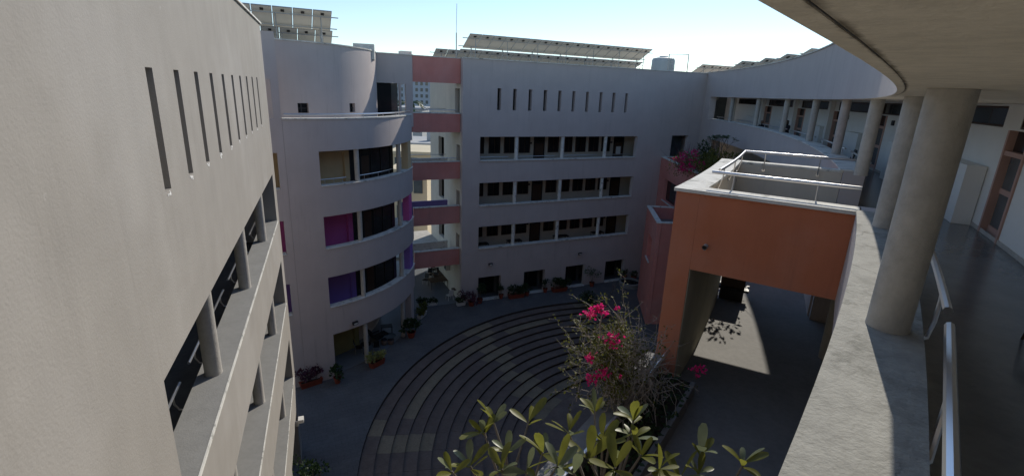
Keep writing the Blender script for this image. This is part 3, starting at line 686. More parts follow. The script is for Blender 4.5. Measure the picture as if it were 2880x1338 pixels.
# counter-clockwise outlines; edge 0 is the side facing the courtyard centre
poly_block('terrace_block', 'lower red terrace block with a slit niche, standing behind the big orange block', [(11.45, 41.4), (10.74, 35.6), (15.5, 35.75), (16.2, 41.2)], 7.98, .34, 7.0,
           {0: [(2.5, 4.3, 4.4, 6.3, 'plaster_red')], 1: [(1.2, 3.2, 4.0, 6.4), (1.2, 3.2, GZ, 2.6)]}, 'plaster_red', 'orange terrace blocks')
poly_block('terrace_block', 'farthest red terrace block in the corner, bougainvillea hanging over its edge', [(13.62, 46.7), (13.58, 36.9), (16.9, 36.9), (17.3, 46.9)], 11.58, .3, 10.6,
           {0: [(2.1, 5.7, 8.0, 9.9)]}, 'plaster_red', 'orange terrace blocks')

# near lower terrace with parapet
lt = thing('lower_terrace', 'grey terrace one floor below the camera with a planted parapet', 'terrace', fw(6, -1.6, FL(3)))
part('slab', MB().fbox(fw, .3, 36.0, -3.3, -.003, FL(3)-.35, FL(3), 1.0), 'floor_terrace', lt)
part('parapet', MB().fbox(fw, .3, P0-.01, -3.3, -3.05, FL(3)+.003, 11.32, 1.0), 'floor_terrace', lt)
part('coping', MB().fbox(fw, .3, P0-.07, -3.34, -3.0, 11.323, 11.36, 1.0), 'floor_terrace', lt)
part('planter_wall', MB().fbox(fw, .3, P0-.02, -2.3, -2.2, FL(3)+.003, 10.95, 1.0), 'floor_terrace', lt)
part('soil', MB().fbox(fw, .3, P0-.02, -3.04, -2.303, FL(3)+.003, 10.9, 1.0), 'soil', lt)
rail(lt, [fw(.5+(P0-.75)*j/12, -2.84, 11.62) for j in range(13)], .035, [(fw(s, -2.98, 11.38), fw(s, -2.84, 11.6)) for s in (1.5, 3.6, 5.7, 7.8, 9.9, 11.8)])

# ================================================================== ROOF: SOLAR ARRAYS, TANK, MAST
def v3(p): return Vector(p)
PW, PL = 1.04, 1.0
def panel_mesh(length):
    fr = MB(); w = PW/2-.01
    top = MB().box(-w+.02, w-.02, 0.02, length-.02, .012, .02)
    b = MB().box(-w+.02, w-.02, .02, length-.02, 0.0, .01)
    fr.box(-w, -w+.02, 0, length, -.02, .026).box(w-.02, w, 0, length, -.02, .026).box(-w+.02, w-.02, 0, .02, -.02, .026).box(-w+.02, w-.02, length-.02, length, -.02, .026)
    jb = MB().box(-.09, .09, length*.12, length*.2, -.05, -.002)
    return [x.mesh(n, m) for x, n, m in ((top, 'solar_cells', 'panel_cell'), (b, 'back_sheet', 'panel_back'), (fr, 'frame', 'panel_frame'), (jb, 'junction_box', 'black'))]
def solar_array(label, D, s0, s1, zh, zl, depth, zbase, skip=(), leg=2.6):
    """panel row parallel to the slab building; high edge at distance D, low edge at D+depth"""
    t = thing('solar_array', label, 'solar panels', fb((s0+s1)/2, D-36.2+depth/2, zbase), 'rooftop solar arrays')
    g = ORG[t.name]; Lp = math.hypot(depth, zh-zl); tilt = math.atan2(zl-zh, depth)
    mcell, mback, mfr, mjb = panel_mesh(Lp)
    npan = int(round((s1-s0)/PW)); pw = (s1-s0)/npan
    for i in range(npan):
        if i in skip: continue
        c = fb(s0+pw*(i+.5), D-36.2, zh)
        o = inst('panel', mback, t, c, (tilt, 0, BA))
        for nm, me in (('solar_cells', mcell), ('frame', mfr), ('junction_box', mjb)):
            q = bpy.data.objects.new(nm, me); COL.objects.link(q); q.parent = o
        o.scale = (pw/PW*.985, 1, 1)
    for f in (.22, .8):
        z = zh+(zl-zh)*f-.06; part('purlin', MB().fbox(fb, s0-.45, s1+.35, D-36.2+depth*f-.025, D-36.2+depth*f+.025, z-.05, z), 'galv', t)
    k = max(2, int((s1-s0)/leg)+1)
    for i in range(k):
        s = s0+.6+(s1-s0-1.2)*i/(k-1)
        for f in (.22, .8):
            z = zh+(zl-zh)*f-.115; a = fb(s, D-36.2+depth*f, zbase); b = fb(s, D-36.2+depth*f, z)
            part('post', MB().tube([a, b], .03, 6), 'galv', t)
        part('brace', MB().tube([fb(s, D-36.2+depth*.22, zbase+.15), fb(s, D-36.2+depth*.78, zl+(zh-zl)*.2-.12)], .018, 6), 'galv', t)
    return t
solar_array('long front row of solar panels on the slab building roof', 38.0, 13.75, 31.2, 21.0, 20.12, 1.75, 18.55)
solar_array('lower rear row of solar panels seen beneath the long front row', 42.7, 14.6, 34.0, 20.22, 19.4, 1.75, 18.55, leg=3)
solar_array('short solar row at the left end of the slab building roof', 44.6, 13.0, 16.4, 20.25, 19.3, 1.7, 18.55)
solar_array('upper solar row on the round tower roof against the sky', 32.0, -4.95, 3.3, 20.9, 20.0, 1.6, 18.6, skip=(6,) if False else ())
solar_array('lower solar row half hidden behind the round tower parapet', 35.2, -4.6, 3.6, 20.15, 19.25, 1.6, 18.6)
for i, (x, y) in enumerate([(17.9, 51.2), (18.9, 44.6), (19.0, 40.7), (18.5, 36.6), (17.75, 32.3)]):
    s = x*BD[0]+y*BD[1]; D = x*BN[0]+y*BN[1]
    solar_array(['solar row at the far end of the curved wing roof, by the water tank', 'second solar row from the far end of the curved wing roof', 'middle of the five solar rows on the curved wing roof',
                 'second nearest solar row on the curved wing roof', 'nearest solar row showing above the curved wing parapet'][i], D, s, s+5.3, 20.12, 19.2, 1.75, 18.6)
t = thing('water_tank', 'pale round plastic water tank with a ladder on the slab building roof', 'tank', fb(36.0, 5.8, 18.55))
c = fb(36.0, 5.8, 0)
tk = part('body', MB().lathe((c[0], c[1], 18.55), [(1.14, 0), (1.16, .3), (1.13, .34), (1.16, .6), (1.13, .9), (1.16, 1.2), (1.13, 1.5), (1.15, 1.9), (1.05, 2.1), (.45, 2.25), (.42, 2.33), (.1, 2.36)], 28), 'tank', t, smooth=True)
for s in (35.85, 36.2): part('ladder_rail', MB().tube([fb(s, 4.5, 18.6), fb(s, 4.55, 20.75)], .025, 6), 'galv', t)
for j in range(7): part('ladder_rung', MB().tube([fb(35.85, 4.52, 18.9+.27*j), fb(36.2, 4.52, 18.9+.27*j)], .018, 6), 'galv', t)
p = [fb(35.1, 4.0, 18.6), fb(35.1, 4.0, 20.95), fb(37.55, 4.0, 21.05), fb(37.6, 4.0, 18.6)]
single('pipe_frame', MB().tube([p[0], p[1], p[2], p[3]], .05, 8), 'galv', 'thin grey pipe frame standing beside the roof water tank', 'pipe', p[0])
t = thing('antenna_mast', 'thin antenna mast on the roof left of the long solar row', 'antenna', fb(14.0, 5.8, 18.55))
part('pole', MB().tube([fb(14.0, 5.8, 18.55), fb(14.0, 5.8, 21.4)], .045, 8), 'galv', t)
part('whip', MB().tube([fb(14.0, 5.8, 21.4), fb(14.03, 5.8, 23.6)], .02, 6), 'galv', t)

# ================================================================== BEYOND THE GAP
def far_building(name, label, x0, x1, y0, y1, z1, m, rows, cols, wm='glass_grey'):
    t = thing(name, label, 'building', ((x0+x1)/2, (y0+y1)/2, GZ))
    part('wall', MB().box(x0, x1, y0, y1, GZ, z1), m, t)
    part('roof', MB().box(x0-.3, x1+.3, y0-.3, y1+.3, z1+.003, z1+.4), m, t)
    dz = (z1-GZ)/rows; dx = (x1-x0)/cols
    wme = MB().box(-.5, .5, -.08, .05, 0, 1.3).mesh('window', wm)
    for r in range(rows):
        for q in range(cols):
            o = inst('window', wme, t, (x0+dx*(q+.5), y0, GZ+dz*r+dz*.3)); o.scale = (dx*.5, 1, dz*.42)
    return t
far_building('apartment_tower', 'tall haze-blue apartment tower far behind the top bridge', -60, -38, 250, 262, 25.5, 'far_haze_blue', 9, 9)
far_building('apartment_tower', 'slim pale apartment tower left of the haze-blue one far away', -80, -64, 262, 275, 23, 'far_white', 8, 5)
far_building('low_house', 'low white house with flat roof seen through the bridge gap', -24, -13, 88, 100, 7.2, 'far_white', 2, 5)
far_building('low_house', 'cream roof-top house below the third bridge gap', -16.5, -10.5, 66, 74, 8.4, 'far_cream', 3, 3)
far_building('low_house', 'white house with small dark windows farther back in the gap', -34, -22, 118, 128, 12, 'far_white', 4, 6)
far_building('low_house', 'cream yellow annex wall right behind the second bridge', -12.5, -8.9, 50, 56, 8.6, 'far_cream', 3, 2)
for i, (x, y, z, r) in enumerate([(-20, 92, 7.6, 1.1), (-15.5, 92.5, 7.6, .9)]):
    single('roof_tank', MB().lathe((x, y, z), [(r, 0), (r, 1.5), (r*.9, 1.7), (r*.2, 1.9)], 18), 'far_white', ['larger white roof tank on the far low house', 'smaller white roof tank on the far low house'][i], 'tank', (x, y, z), smooth=True)
def frond(mb, base, head, L_, droop, width):
    d = Vector((math.cos(head), math.sin(head), 0)); side = Vector((-d.y, d.x, 0)); pts = []
    for j in range(9):
        u = j/8; pts.append(Vector(base)+d*(L_*u*(1-.25*u*droop))+Vector((0, 0, L_*(.55*u-droop*u*u))))
    for j in range(8):
        for s in (-1, 1):
            a, b = pts[j], pts[j+1]; w = width*math.sin(math.pi*(j+1)/9.5)
            o = side*s*w+Vector((0, 0, -w*.5))
            mb.quad(a, b, b+o*.9+d*.1, a+o+d*.15)
def palm(loc, h, label, nf=13):
    t = thing('palm_tree', label, 'tree', loc)
    part('trunk', MB().tube([(loc[0]+.1*math.sin(j), loc[1], loc[2]+h*j/6) for j in range(7)], .22, 8, .14), 'bark', t, smooth=True)
    cr = MB()
    for k in range(nf): frond(cr, (loc[0], loc[1], loc[2]+h), k*2*math.pi/nf+random.random()*.3, random.uniform(2.4, 3.2), random.uniform(.5, 1.0), .38)
    part('crown', cr, 'leaf_dark', t, recalc=False)
palm((-12.6, 59, GZ), 15.3, 'palm tree top showing through the gap under the roof-level bridge')

# ================================================================== PLANT BUILDERS
def leaf_cloud(mb, c, r, n, size, up=.3, squash=1.0, shell=.25):
    for _ in range(n):
        while True:
            p = Vector((random.uniform(-1, 1), random.uniform(-1, 1), random.uniform(-1, 1)))
            if shell < p.length < 1: break
        q = Vector(c)+Vector((p.x*r, p.y*r, p.z*r*squash))
        d = (p.normalized()+Vector((random.gauss(0, .6), random.gauss(0, .6), random.gauss(up, .5)))).normalized()
        a = d.cross(Vector((random.gauss(0, 1), random.gauss(0, 1), random.gauss(0, 1)))); a.normalize()
        L_ = size*random.uniform(.6, 1.3); w = a*L_*.3; f = d.cross(a)*L_*.08
        mb.quad(q, q+d*L_*.5+w+f, q+d*L_, q+d*L_*.5-w+f)
def shrub(parent, c, r, n, size, m, clumps=5, squash=.8, name='foliage'):
    mb = MB()
    for _ in range(clumps):
        o = (c[0]+random.gauss(0, r*.42), c[1]+random.gauss(0, r*.42), c[2]+random.gauss(0, r*.3))
        leaf_cloud(mb, o, r*random.uniform(.45, .7), n//clumps, size, squash=squash)
    return part(name, mb, m, parent, recalc=False)
def stems(parent, base, c, r, n, rad_=.012, m='bark', name='stem'):
    mb = MB()
    for _ in range(n):
        e = (c[0]+random.gauss(0, r*.5), c[1]+random.gauss(0, r*.5), c[2]+random.uniform(-.3, .6)*r)
        md = tuple((base[i]+e[i])/2+random.gauss(0, r*.12) for i in range(3)); mb.tube([base, md, e], rad_, 5, rad_*.4)
    return part(name, mb, m, parent, recalc=False)
def pot(parent, c, r, h, m='terracotta'):
    part('pot', MB().lathe(c, [(r*.68, 0), (r*.95, h*.82), (r*1.08, h*.84), (r*1.08, h), (r*.95, h), (r*.93, h*.9)], 20), m, parent, smooth=True)
    part('soil', MB().lathe((c[0], c[1], c[2]), [(r*.9, h*.86), (r*.9, h*.9)], 16), 'soil', parent)
def trough(parent, c, L_, w, h, rz, m='terracotta'):
    ca, sa = math.cos(rz), math.sin(rz)
    P = lambda x, y, z: (c[0]+x*ca-y*sa, c[1]+x*sa+y*ca, c[2]+z)
    b = MB(); l0, l1, w0, w1 = L_*.44, L_/2, w*.38, w/2
    ob_ = [P(-l0,-w0,0), P(l0,-w0,0), P(l0,w0,0), P(-l0,w0,0)]; ot = [P(-l1,-w1,h), P(l1,-w1,h), P(l1,w1,h), P(-l1,w1,h)]
    it = [P(-l1+.05,-w1+.05,h), P(l1-.05,-w1+.05,h), P(l1-.05,w1-.05,h), P(-l1+.05,w1-.05,h)]
    ib = [P(-l0+.05,-w0+.04,h*.8), P(l0-.05,-w0+.04,h*.8), P(l0-.05,w0-.04,h*.8), P(-l0+.05,w0-.04,h*.8)]
    b.quad(*reversed(ob_))
    for i in range(4):
        j = (i+1) % 4; b.quad(ob_[i], ob_[j], ot[j], ot[i]); b.quad(ot[i], ot[j], it[j], it[i]); b.quad(it[i], it[j], ib[j], ib[i])
    part('trough', b, m, parent, recalc=False)
    part('soil', MB().quad(*ib), 'soil', parent, recalc=False)
    return P
def potted(label, x, y, r=.22, h=.4, fr=.45, fz=.75, m='leaf_dark', n=260, size=.16, z=GZ, pm='terracotta', group='potted plants in the courtyard', clumps=5):
    t = thing('potted_plant', label, 'plant', (x, y, z), group); pot(t, (x, y, z), r, h, pm)
    stems(t, (x, y, z+h*.85), (x, y, z+fz), fr, 6); shrub(t, (x, y, z+fz), fr, n, size, m, clumps); return t
def boxed(label, x, y, rz, L_=1.0, w=.4, h=.34, m='leaf_dark', pm='terracotta', fz=.62, fr=.36, n=160, size=.16, k=3, z=GZ, group='planter troughs in the courtyard'):
    t = thing('planter_trough', label, 'planter', (x, y, z), group); P = trough(t, (x, y, z), L_, w, h, rz, pm)
    for i in range(k):
        o = P((i-(k-1)/2)*L_/k, 0, fz); stems(t, P((i-(k-1)/2)*L_/k, 0, h*.8), o, fr, 4); shrub(t, o, fr, n, size, m, 3)
    return t

# courtyard plants
boxed('red trough with variegated plants in front of the tower porch column', -8.35, 28.05, rad(55), 1.05, .42, .36, 'leaf_variegated', fz=.72, fr=.3, n=150, size=.2, k=2)
potted('small red pot with drooping plant left of the tower porch', -10.15, 25.95, .22, .42, .42, .8, 'leaf_dark', 170, .2)
boxed('red trough with dark bushy plant in the corner under the tower', -11.6, 25.6, rad(40), 1.3, .45, .36, 'leaf_purple', fz=.85, fr=.5, n=200, size=.18, k=2)
potted('red pot with glossy dark bush at the right end of the tower porch', -6.95, 31.95, .3, .45, .5, .95, 'leaf_dark', 300, .24)
boxed('white trough with yellow-green plants at the tower corner', -6.8, 35.35, rad(75), 1.1, .36, .3, 'leaf_small', 'plastic_white', .55, .3, 150, .2, 2)
boxed('left half of the long white planter under the lowest bridge', -7.15, 37.3, rad(17), .8, .3, .25, 'leaf_dark', 'plastic_white', .45, .26, 140, .16, 2)
boxed('long white planter edging the café patio, small plants', -6.35, 37.55, rad(17), .8, .3, .25, 'leaf_dark', 'plastic_white', .4, .2, 100, .14, 3)
boxed('pale trough with leafy plant beside the slab building corner', -4.03, 37.75, rad(25), .75, .36, .3, 'leaf_dark', 'plastic_white', .5, .25, 120, .16, 2)
potted('group of red pots with dark purple bush left of the first doorway', -3.15, 37.75, .28, .42, .7, .95, 'leaf_purple', 420, .15)
potted('tall dark shrub in a pot hugging the slab building corner', -2.5, 38.35, .24, .4, .5, 1.3, 'leaf_dark', 300, .15)
boxed('red troughs with white-flecked bush right of the first doorway', .55, 39.75, rad(25), 1.5, .45, .38, 'leaf_dark', fz=.75, fr=.5, n=240, size=.15, k=3)
potted('pot with tall thin shrub on the right jamb of the first doorway', -.75, 39.45, .2, .4, .34, 1.0, 'leaf_dark', 190, .13)
potted('round pot beside the flecked bush near the second doorway', 1.5, 40.3, .22, .4, .35, .8, 'leaf_dark', 200, .14)
boxed('red trough with bright green bush between second and third doorways', 4.45, 41.6, rad(25), 1.5, .5, .38, 'leaf_dark', fz=.8, fr=.55, n=330, size=.16, k=3)
potted('slim potted shrub on the right jamb of the second doorway', 3.15, 41.2, .2, .4, .36, 1.0, 'leaf_dark', 180, .13)
potted('wispy shrub right of the third doorway', 7.6, 43.1, .24, .4, .6, 1.35, 'leaf_grey', 260, .14)
potted('dark pot by the right jamb of the fourth doorway', 11.0, 45.0, .26, .5, .32, .8, 'leaf_dark', 160, .14)
potted('dark shrub pot in the far right corner by the red block', 11.9, 44.9, .26, .5, .35, .8, 'leaf_dark', 170, .14)
t = thing('shrub', 'rounded green shrub at the top right end of the curved steps', 'shrub', (6.9, 38.6, GZ))
stems(t, (6.9, 38.6, GZ), (6.9, 38.6, .5), .8, 8, .02); shrub(t, (6.9, 38.6, .45), .95, 900, .14, 'leaf_dark', 8, .7)
t = thing('bare_tree', 'leafless crooked little tree beside the round fountain', 'tree', (9.0, 40.6, GZ))
mb = MB()
def twig_tree(mb, p, d, L_, r, depth):
    p = Vector(p); d = Vector(d).normalized(); q = p+d*L_
    mid = (p+q)/2+Vector((random.gauss(0, .1), random.gauss(0, .1), random.gauss(0, .06)))*L_
    mb.tube([p, mid, q], r, 6, r*.62, cap=False)
    if depth:
        for _ in range(random.choice((2, 2, 3))):
            twig_tree(mb, q, d+Vector((random.gauss(0, .62), random.gauss(0, .62), random.gauss(.1, .4))), L_*random.uniform(.62, .85), r*.6, depth-1)
twig_tree(mb, (9.0, 40.6, GZ), (.1, -.1, 1), .75, .07, 5)
part('branches', mb, 'bark', t, recalc=False)
t = thing('fountain', 'round stone fountain basin in the far right corner of the courtyard', 'fountain', (11.3, 43.7, GZ))
part('basin', MB().lathe((11.3, 43.7, GZ), [(1.05, 0), (1.08, .38), (1.02, .42), (.86, .42), (.84, .1), (.2, .08)], 32), 'ledge', t, smooth=True)
part('water', MB().lathe((11.3, 43.7, GZ), [(.83, .25), (.83, .27)], 32), 'glass', t)
t = thing('shrub', 'leafy climber at the foot of the left building beside the paving', 'shrub', fl(19.3, -.5, GZ))
c = fl(19.3, -.55, GZ); stems(t, c, (c[0], c[1], 1.0), .5, 6, .02); shrub(t, (c[0], c[1], .9), .62, 520, .16, 'leaf_dark', 7, 1.2)
c = fl(16.0, -.6, GZ); t = thing('shrub', 'pale green climber nearest the bottom edge beside the left building', 'shrub', c)
stems(t, c, (c[0], c[1], .9), .4, 6, .02); shrub(t, (c[0], c[1], .8), .55, 380, .17, 'leaf_small', 6, 1.2)

# ================================================================== LAMPS AND SMALL FIXTURES
def floodlight(label, fr, s, n, z, group='wall floodlights'):
    t = thing('floodlight', label, 'lamp', fr(s, n, z), group)
    sc = 1.0 if fr is not ft else 6.0
    part('housing', MB().fbox(fr, s-.16*sc, s+.16*sc, n-.26, n-.12, z-.1, z+.1), 'black', t)
    part('lens', MB().fbox(fr, s-.12*sc, s+.12*sc, n-.27, n-.262, z-.07, z+.03), 'lamp_glass', t)
    part('bracket', MB().fbox(fr, s-.03*sc, s+.03*sc, n-.118, n-.002, z-.03, z+.03), 'dark_metal', t)
floodlight('floodlight above the first doorway of the slab building', fb, 15.1, 0, 3.04)
floodlight('floodlight above the third doorway of the slab building', fb, 23.87, 0, 3.05)
floodlight('floodlight under the lowest balcony of the round tower', ft, -41.2, 0, 3.07)
c = fl(20.4, -.02, 2.9)
t = thing('wall_camera', 'small white box camera on a bracket low on the left building', 'camera', c)
part('box', MB().fbox(fl, 20.2, 20.5, -.36, -.14, 2.82, 2.98), 'plastic_white', t); part('bracket', MB().fbox(fl, 20.33, 20.38, -.137, -.002, 2.6, 2.85), 'plastic_white', t)
t = thing('wall_speaker', 'framed dark speaker box on the wall above the café patio', 'speaker', fb(12.3, 3.2, 2.0))
part('box', MB().fbox(fb, 12.2, 12.56, 3.0, 3.5, 1.7, 2.5), 'plastic_white', t); part('grille', MB().fbox(fb, 12.17, 12.195, 3.06, 3.44, 1.78, 2.42), 'black', t)

# ================================================================== FURNITURE
def chair(label, x, y, rz, m='black', lm='galv', z=GZ+.012, group=None, name='chair', high=.95, armless=True):
    t = thing(name, label, 'chair', (x, y, z), group, rz)
    def add(nm, mb, mm): 
        me = mb.mesh(nm, mm); fix_normals(me); o = bpy.data.objects.new(nm, me); COL.objects.link(o); o.parent = t
    add('seat', MB().hexa([(-.22,-.22,.42),(.22,-.22,.42),(.24,.22,.40),(-.24,.22,.40),(-.22,-.22,.46),(.22,-.22,.46),(.24,.22,.44),(-.24,.22,.44)]), m)
    add('backrest', MB().hexa([(-.2,-.2,.5),(.2,-.2,.5),(.2,-.24,.5),(-.2,-.24,.5),(-.19,-.31,high),(.19,-.31,high),(.19,-.34,high),(-.19,-.34,high)]), m)
    for sx in (-1, 1):
        add('leg', MB().tube([(sx*.2,.18,.41),(sx*.22,.22,0)], .016, 6), lm)
        add('leg', MB().tube([(sx*.2,-.33,high*.9),(sx*.19,-.2,.44),(sx*.21,-.26,0)], .016, 6), lm)
    return t
def table(label, x, y, rz=0, m='black', r=.4, h=.72, square=False, z=GZ+.012, group=None, lm='dark_metal'):
    t = thing('table', label, 'table', (x, y, z), group, rz)
    def add(nm, mb, mm, sm=False):
        me = mb.mesh(nm, mm, smooth=sm); fix_normals(me); o = bpy.data.objects.new(nm, me); COL.objects.link(o); o.parent = t
    if square:
        add('tabletop', MB().box(-r, r, -r*.7, r*.7, h-.03, h), m)
        for sx in (-1, 1):
            for sy in (-1, 1): add('leg', MB().tube([(sx*r*.92, sy*r*.62, 0), (sx*r*.92, sy*r*.62, h-.03)], .02, 6), lm)
    else:
        add('tabletop', MB().lathe((0,0,0), [(r, h-.025), (r, h)], 24), m); add('stem', MB().tube([(0,0,.03),(0,0,h-.025)], .03, 8), lm, True)
        add('base', MB().lathe((0,0,0), [(r*.55, 0), (r*.5, .03), (.05, .05)], 20), lm, True)
    return t
chair('black dining chair at the left of the tower porch', -9.95, 29.5, rad(-70))
chair('black chair behind the variegated red trough', -8.85, 29.75, rad(20))
table('small round black pedestal table between the two porch chairs', -9.45, 29.45, 0, 'black', .34)
t = thing('lounge_recliner', 'large black reclining chair inside the tower porch', 'chair', (-9.1, 31.1, GZ+.012), None, rad(-40))
def addto(t, nm, mb, mm, sm=False):
    me = mb.mesh(nm, mm, smooth=sm); fix_normals(me); o = bpy.data.objects.new(nm, me); COL.objects.link(o); o.parent = t; return o
addto(t, 'seat', MB().hexa([(-.3,-.3,.3),(.3,-.3,.3),(.3,.7,.42),(-.3,.7,.42),(-.3,-.3,.42),(.3,-.3,.42),(.3,.7,.52),(-.3,.7,.52)]), 'black')
addto(t, 'backrest', MB().hexa([(-.32,-.28,.42),(.32,-.28,.42),(.32,-.4,.42),(-.32,-.4,.42),(-.28,-.75,1.25),(.28,-.75,1.25),(.28,-.86,1.22),(-.28,-.86,1.22)]), 'black')
for sx in (-1, 1):
    addto(t, 'armrest', MB().box(sx*.34-.04, sx*.34+.04, -.35, .35, .58, .64), 'black'); addto(t, 'leg', MB().tube([(sx*.34, .3, .58), (sx*.34, .35, 0)], .02, 6), 'dark_metal'); addto(t, 'leg', MB().tube([(sx*.34, -.3, .58), (sx*.34, -.4, 0)], .02, 6), 'dark_metal')
table('black square frame table behind the porch stools', -8.75, 32.1, rad(20), 'black', .4, .74, True)
t = thing('table', 'low round glass table above two stools in the porch', 'table', (-8.3, 31.2, GZ+.012))
addto(t, 'tabletop', MB().lathe((0,0,0), [(.42, .44), (.42, .455)], 28), 'glass_grey'); addto(t, 'stem', MB().tube([(0,0,0),(0,0,.44)], .04, 8), 'dark_metal', True)
for i, (x, y) in enumerate([(-8.58, 30.78), (-8.15, 30.88)]):
    t = thing('stool', ['left of two round upholstered stools in the tower porch', 'right of two round upholstered stools in the tower porch'][i], 'stool', (x, y, GZ+.012), 'porch stools')
    addto(t, 'body', MB().lathe((0,0,0), [(.17, 0), (.21, .06), (.22, .26), (.2, .32)], 20), 'stool_fabric', True); addto(t, 'cushion', MB().lathe((0,0,0), [(.2, .321), (.205, .36), (.17, .39)], 20), 'black', True)
for i, (x, y, rz) in enumerate([(-5.1, 38.75, rad(35)), (-4.75, 40.6, rad(-120))]):
    t = thing('chair', ['nearer white plastic chair on the café patio', 'farther white plastic chair beside the patio table'][i], 'chair', (x, y, GZ+.012), 'white patio chairs', rz)
    addto(t, 'seat', MB().hexa([(-.23,-.23,.42),(.23,-.23,.42),(.25,.24,.42),(-.25,.24,.42),(-.23,-.23,.45),(.23,-.23,.45),(.25,.24,.44),(-.25,.24,.44)]), 'plastic_white')
    addto(t, 'backrest', MB().hexa([(-.22,-.22,.45),(.22,-.22,.45),(.22,-.25,.45),(-.22,-.25,.45),(-.2,-.32,1.0),(.2,-.32,1.0),(.2,-.35,1.0),(-.2,-.35,1.0)]), 'plastic_white')
    for sx in (-1, 1):
        for sy in (-1, 1): addto(t, 'leg', MB().tube([(sx*.21, sy*.2, .42), (sx*.24, sy*.24, 0)], .022, 6), 'plastic_white')
table('dark patio table between the white chairs', -4.6, 39.5, rad(25), 'wood_dark', .4, .72, True)
part_floor = MB().fbox(fb, 8.6, 12.5, .2, 9.5, GZ+.004, GZ+.03)
structure('cafe_patio', part_floor, 'porch_floor', 'pale café patio floor beneath the bridges')
CL = ['front row café chair at the left end', 'second front row café chair', 'third front row café chair', 'fourth front row café chair at the right end']
for r_ in range(3):
    for q in range(4):
        x0 = -7.7+.78*q+.12*r_; y0 = 42.0+1.35*r_+.25*q
        lab = '%s black café chair from the left in the %s row under the bridges' % (['first', 'second', 'third', 'fourth'][q], ['front', 'middle', 'back'][r_])
        chair(lab, x0, y0, rad(180+15*((q*3+r_) % 3-1)), 'black', 'galv', GZ+.03, 'black café chairs', 'cafe_chair')
for i in range(3):
    table(['dark café table in front of the chair rows', 'dark café table amid the chair rows', 'dark café table at the back of the patio'][i], -6.5+.1*i, 41.4+1.4*i, rad(25), 'wood_dark', .8, .74, True, GZ+.03, 'café tables')
for i, (s, L_) in enumerate([(14.9, .5), (17.9, .65), (22.6, .7), (26.6, .6)]):
    c = fb(s, 1.3, FL(1))
    t = thing('gallery_bench', '%s dark bench from the left in the lowest gallery' % ['first', 'second', 'third', 'fourth'][i], 'bench', c, 'benches in the lowest gallery', BA)
    addto(t, 'seat', MB().box(-L_, L_, -.3, .3, 1.02, 1.07), 'black')
    for sx in (-1, 1):
        for sy in (-1, 1): addto(t, 'leg', MB().tube([(sx*L_*.9, sy*.25, 0), (sx*L_*.9, sy*.25, 1.02)], .025, 6), 'black')
# corridor furniture
def fw_rot(s): return PH0+s/WR
c = fw(3.75, 2.0, FL(4))
chair('brown wooden chair with legs just inside the right edge of the picture', *fw(10.05, 2.13, 0)[:2], fw_rot(10.05)+rad(90), 'wood_dark', 'wood_dark', FL(4), None, 'chair')
for i, s in enumerate([25.6, 27.2]):
    chair(['left of two black chairs in the far corridor behind the rail', 'right of two black chairs in the far corridor behind the rail'][i], *fw(s, 1.4, 0)[:2], fw_rot(s)+rad(90), 'black', 'dark_metal', FL(4), 'corridor chairs')

# cabinet and shrub at the far end of the sunlit terrace room
CB = (7.42, 15.45); A_ = rad(-27)
def PB(x, y, z): return (CB[0]+x*math.cos(A_)-y*math.sin(A_), CB[1]+x*math.sin(A_)+y*math.cos(A_), FL(3)+z)
def pbox(x0, x1, y0, y1, z0, z1): return MB().hexa([PB(x0,y0,z0),PB(x1,y0,z0),PB(x1,y1,z0),PB(x0,y1,z0),PB(x0,y0,z1),PB(x1,y0,z1),PB(x1,y1,z1),PB(x0,y1,z1)])
t = thing('garden_cabinet', 'dark brown box cabinet on a grey base inside the sunlit terrace room', 'cabinet', PB(0, 0, 0))
part('base', pbox(-.36, .36, -.2, .25, .004, .36), 'dark_metal', t); part('ledge', pbox(-.46, .5, -.26, .3, .363, .44), 'black', t); part('body', pbox(-.37, .37, -.18, .24, .443, 1.25), 'wood_dark', t)
random.seed(31)
t = thing('shrub', 'leafy shrub whose shadow falls across the sunlit terrace floor', 'shrub', (8.3, 17.4, FL(3)))
stems(t, (8.3, 17.4, FL(3)), (8.0, 17.0, 12.3), 1.0, 26, .016); 
for c in [(7.7, 16.9, 12.0), (8.1, 17.1, 12.6), (8.6, 17.4, 12.2), (8.3, 17.9, 11.6), (7.6, 17.4, 12.7), (8.0, 16.6, 12.9)]: shrub(t, c, .62, 130, .17, 'leaf_dark', 4)

# ================================================================== FAR TERRACE PLANTS
def small_plumeria(label, base, h, n, seed, m='leaf_grey'):
    random.seed(seed); t = thing('frangipani', label, 'tree', base)
    mb = MB(); tips = []
    def grow(p, d, L_, r, depth):
        p = Vector(p); d = Vector(d).normalized(); q = p+d*L_; mb.tube([p, q], r, 6, r*.8, cap=False)
        if depth == 0: tips.append((q, d)); return
        for k in range(random.choice((2, 3))):
            grow(q, d+Vector((random.gauss(0, .65), random.gauss(0, .65), .35)), L_*.72, r*.72, depth-1)
    grow(base, (0, 0, 1), h*.32, .05, n)
    part('branches', mb, 'bark', t, recalc=False)
    lf = MB()
    for q, d in tips:
        for k in range(7):
            a = k*.9+random.random(); o = Vector((math.cos(a), math.sin(a), random.uniform(.1, .9))).normalized(); sd_ = o.cross(Vector((0, 0, 1))).normalized()*.055
            L_ = random.uniform(.2, .32); lf.quad(q, q+o*L_*.5+sd_, q+o*L_+Vector((0, 0, -.04)), q+o*L_*.5-sd_)
    part('crown', lf, m, t, recalc=False)
small_plumeria('taller grey-green frangipani on the far terrace below the colonnade', (15.1, 36.2, 10.6), 4.3, 4, 3)
small_plumeria('smaller frangipani right of the taller one on the far terrace', (12.9, 27.6, 10.6), 3.7, 3, 5)
random.seed(21)
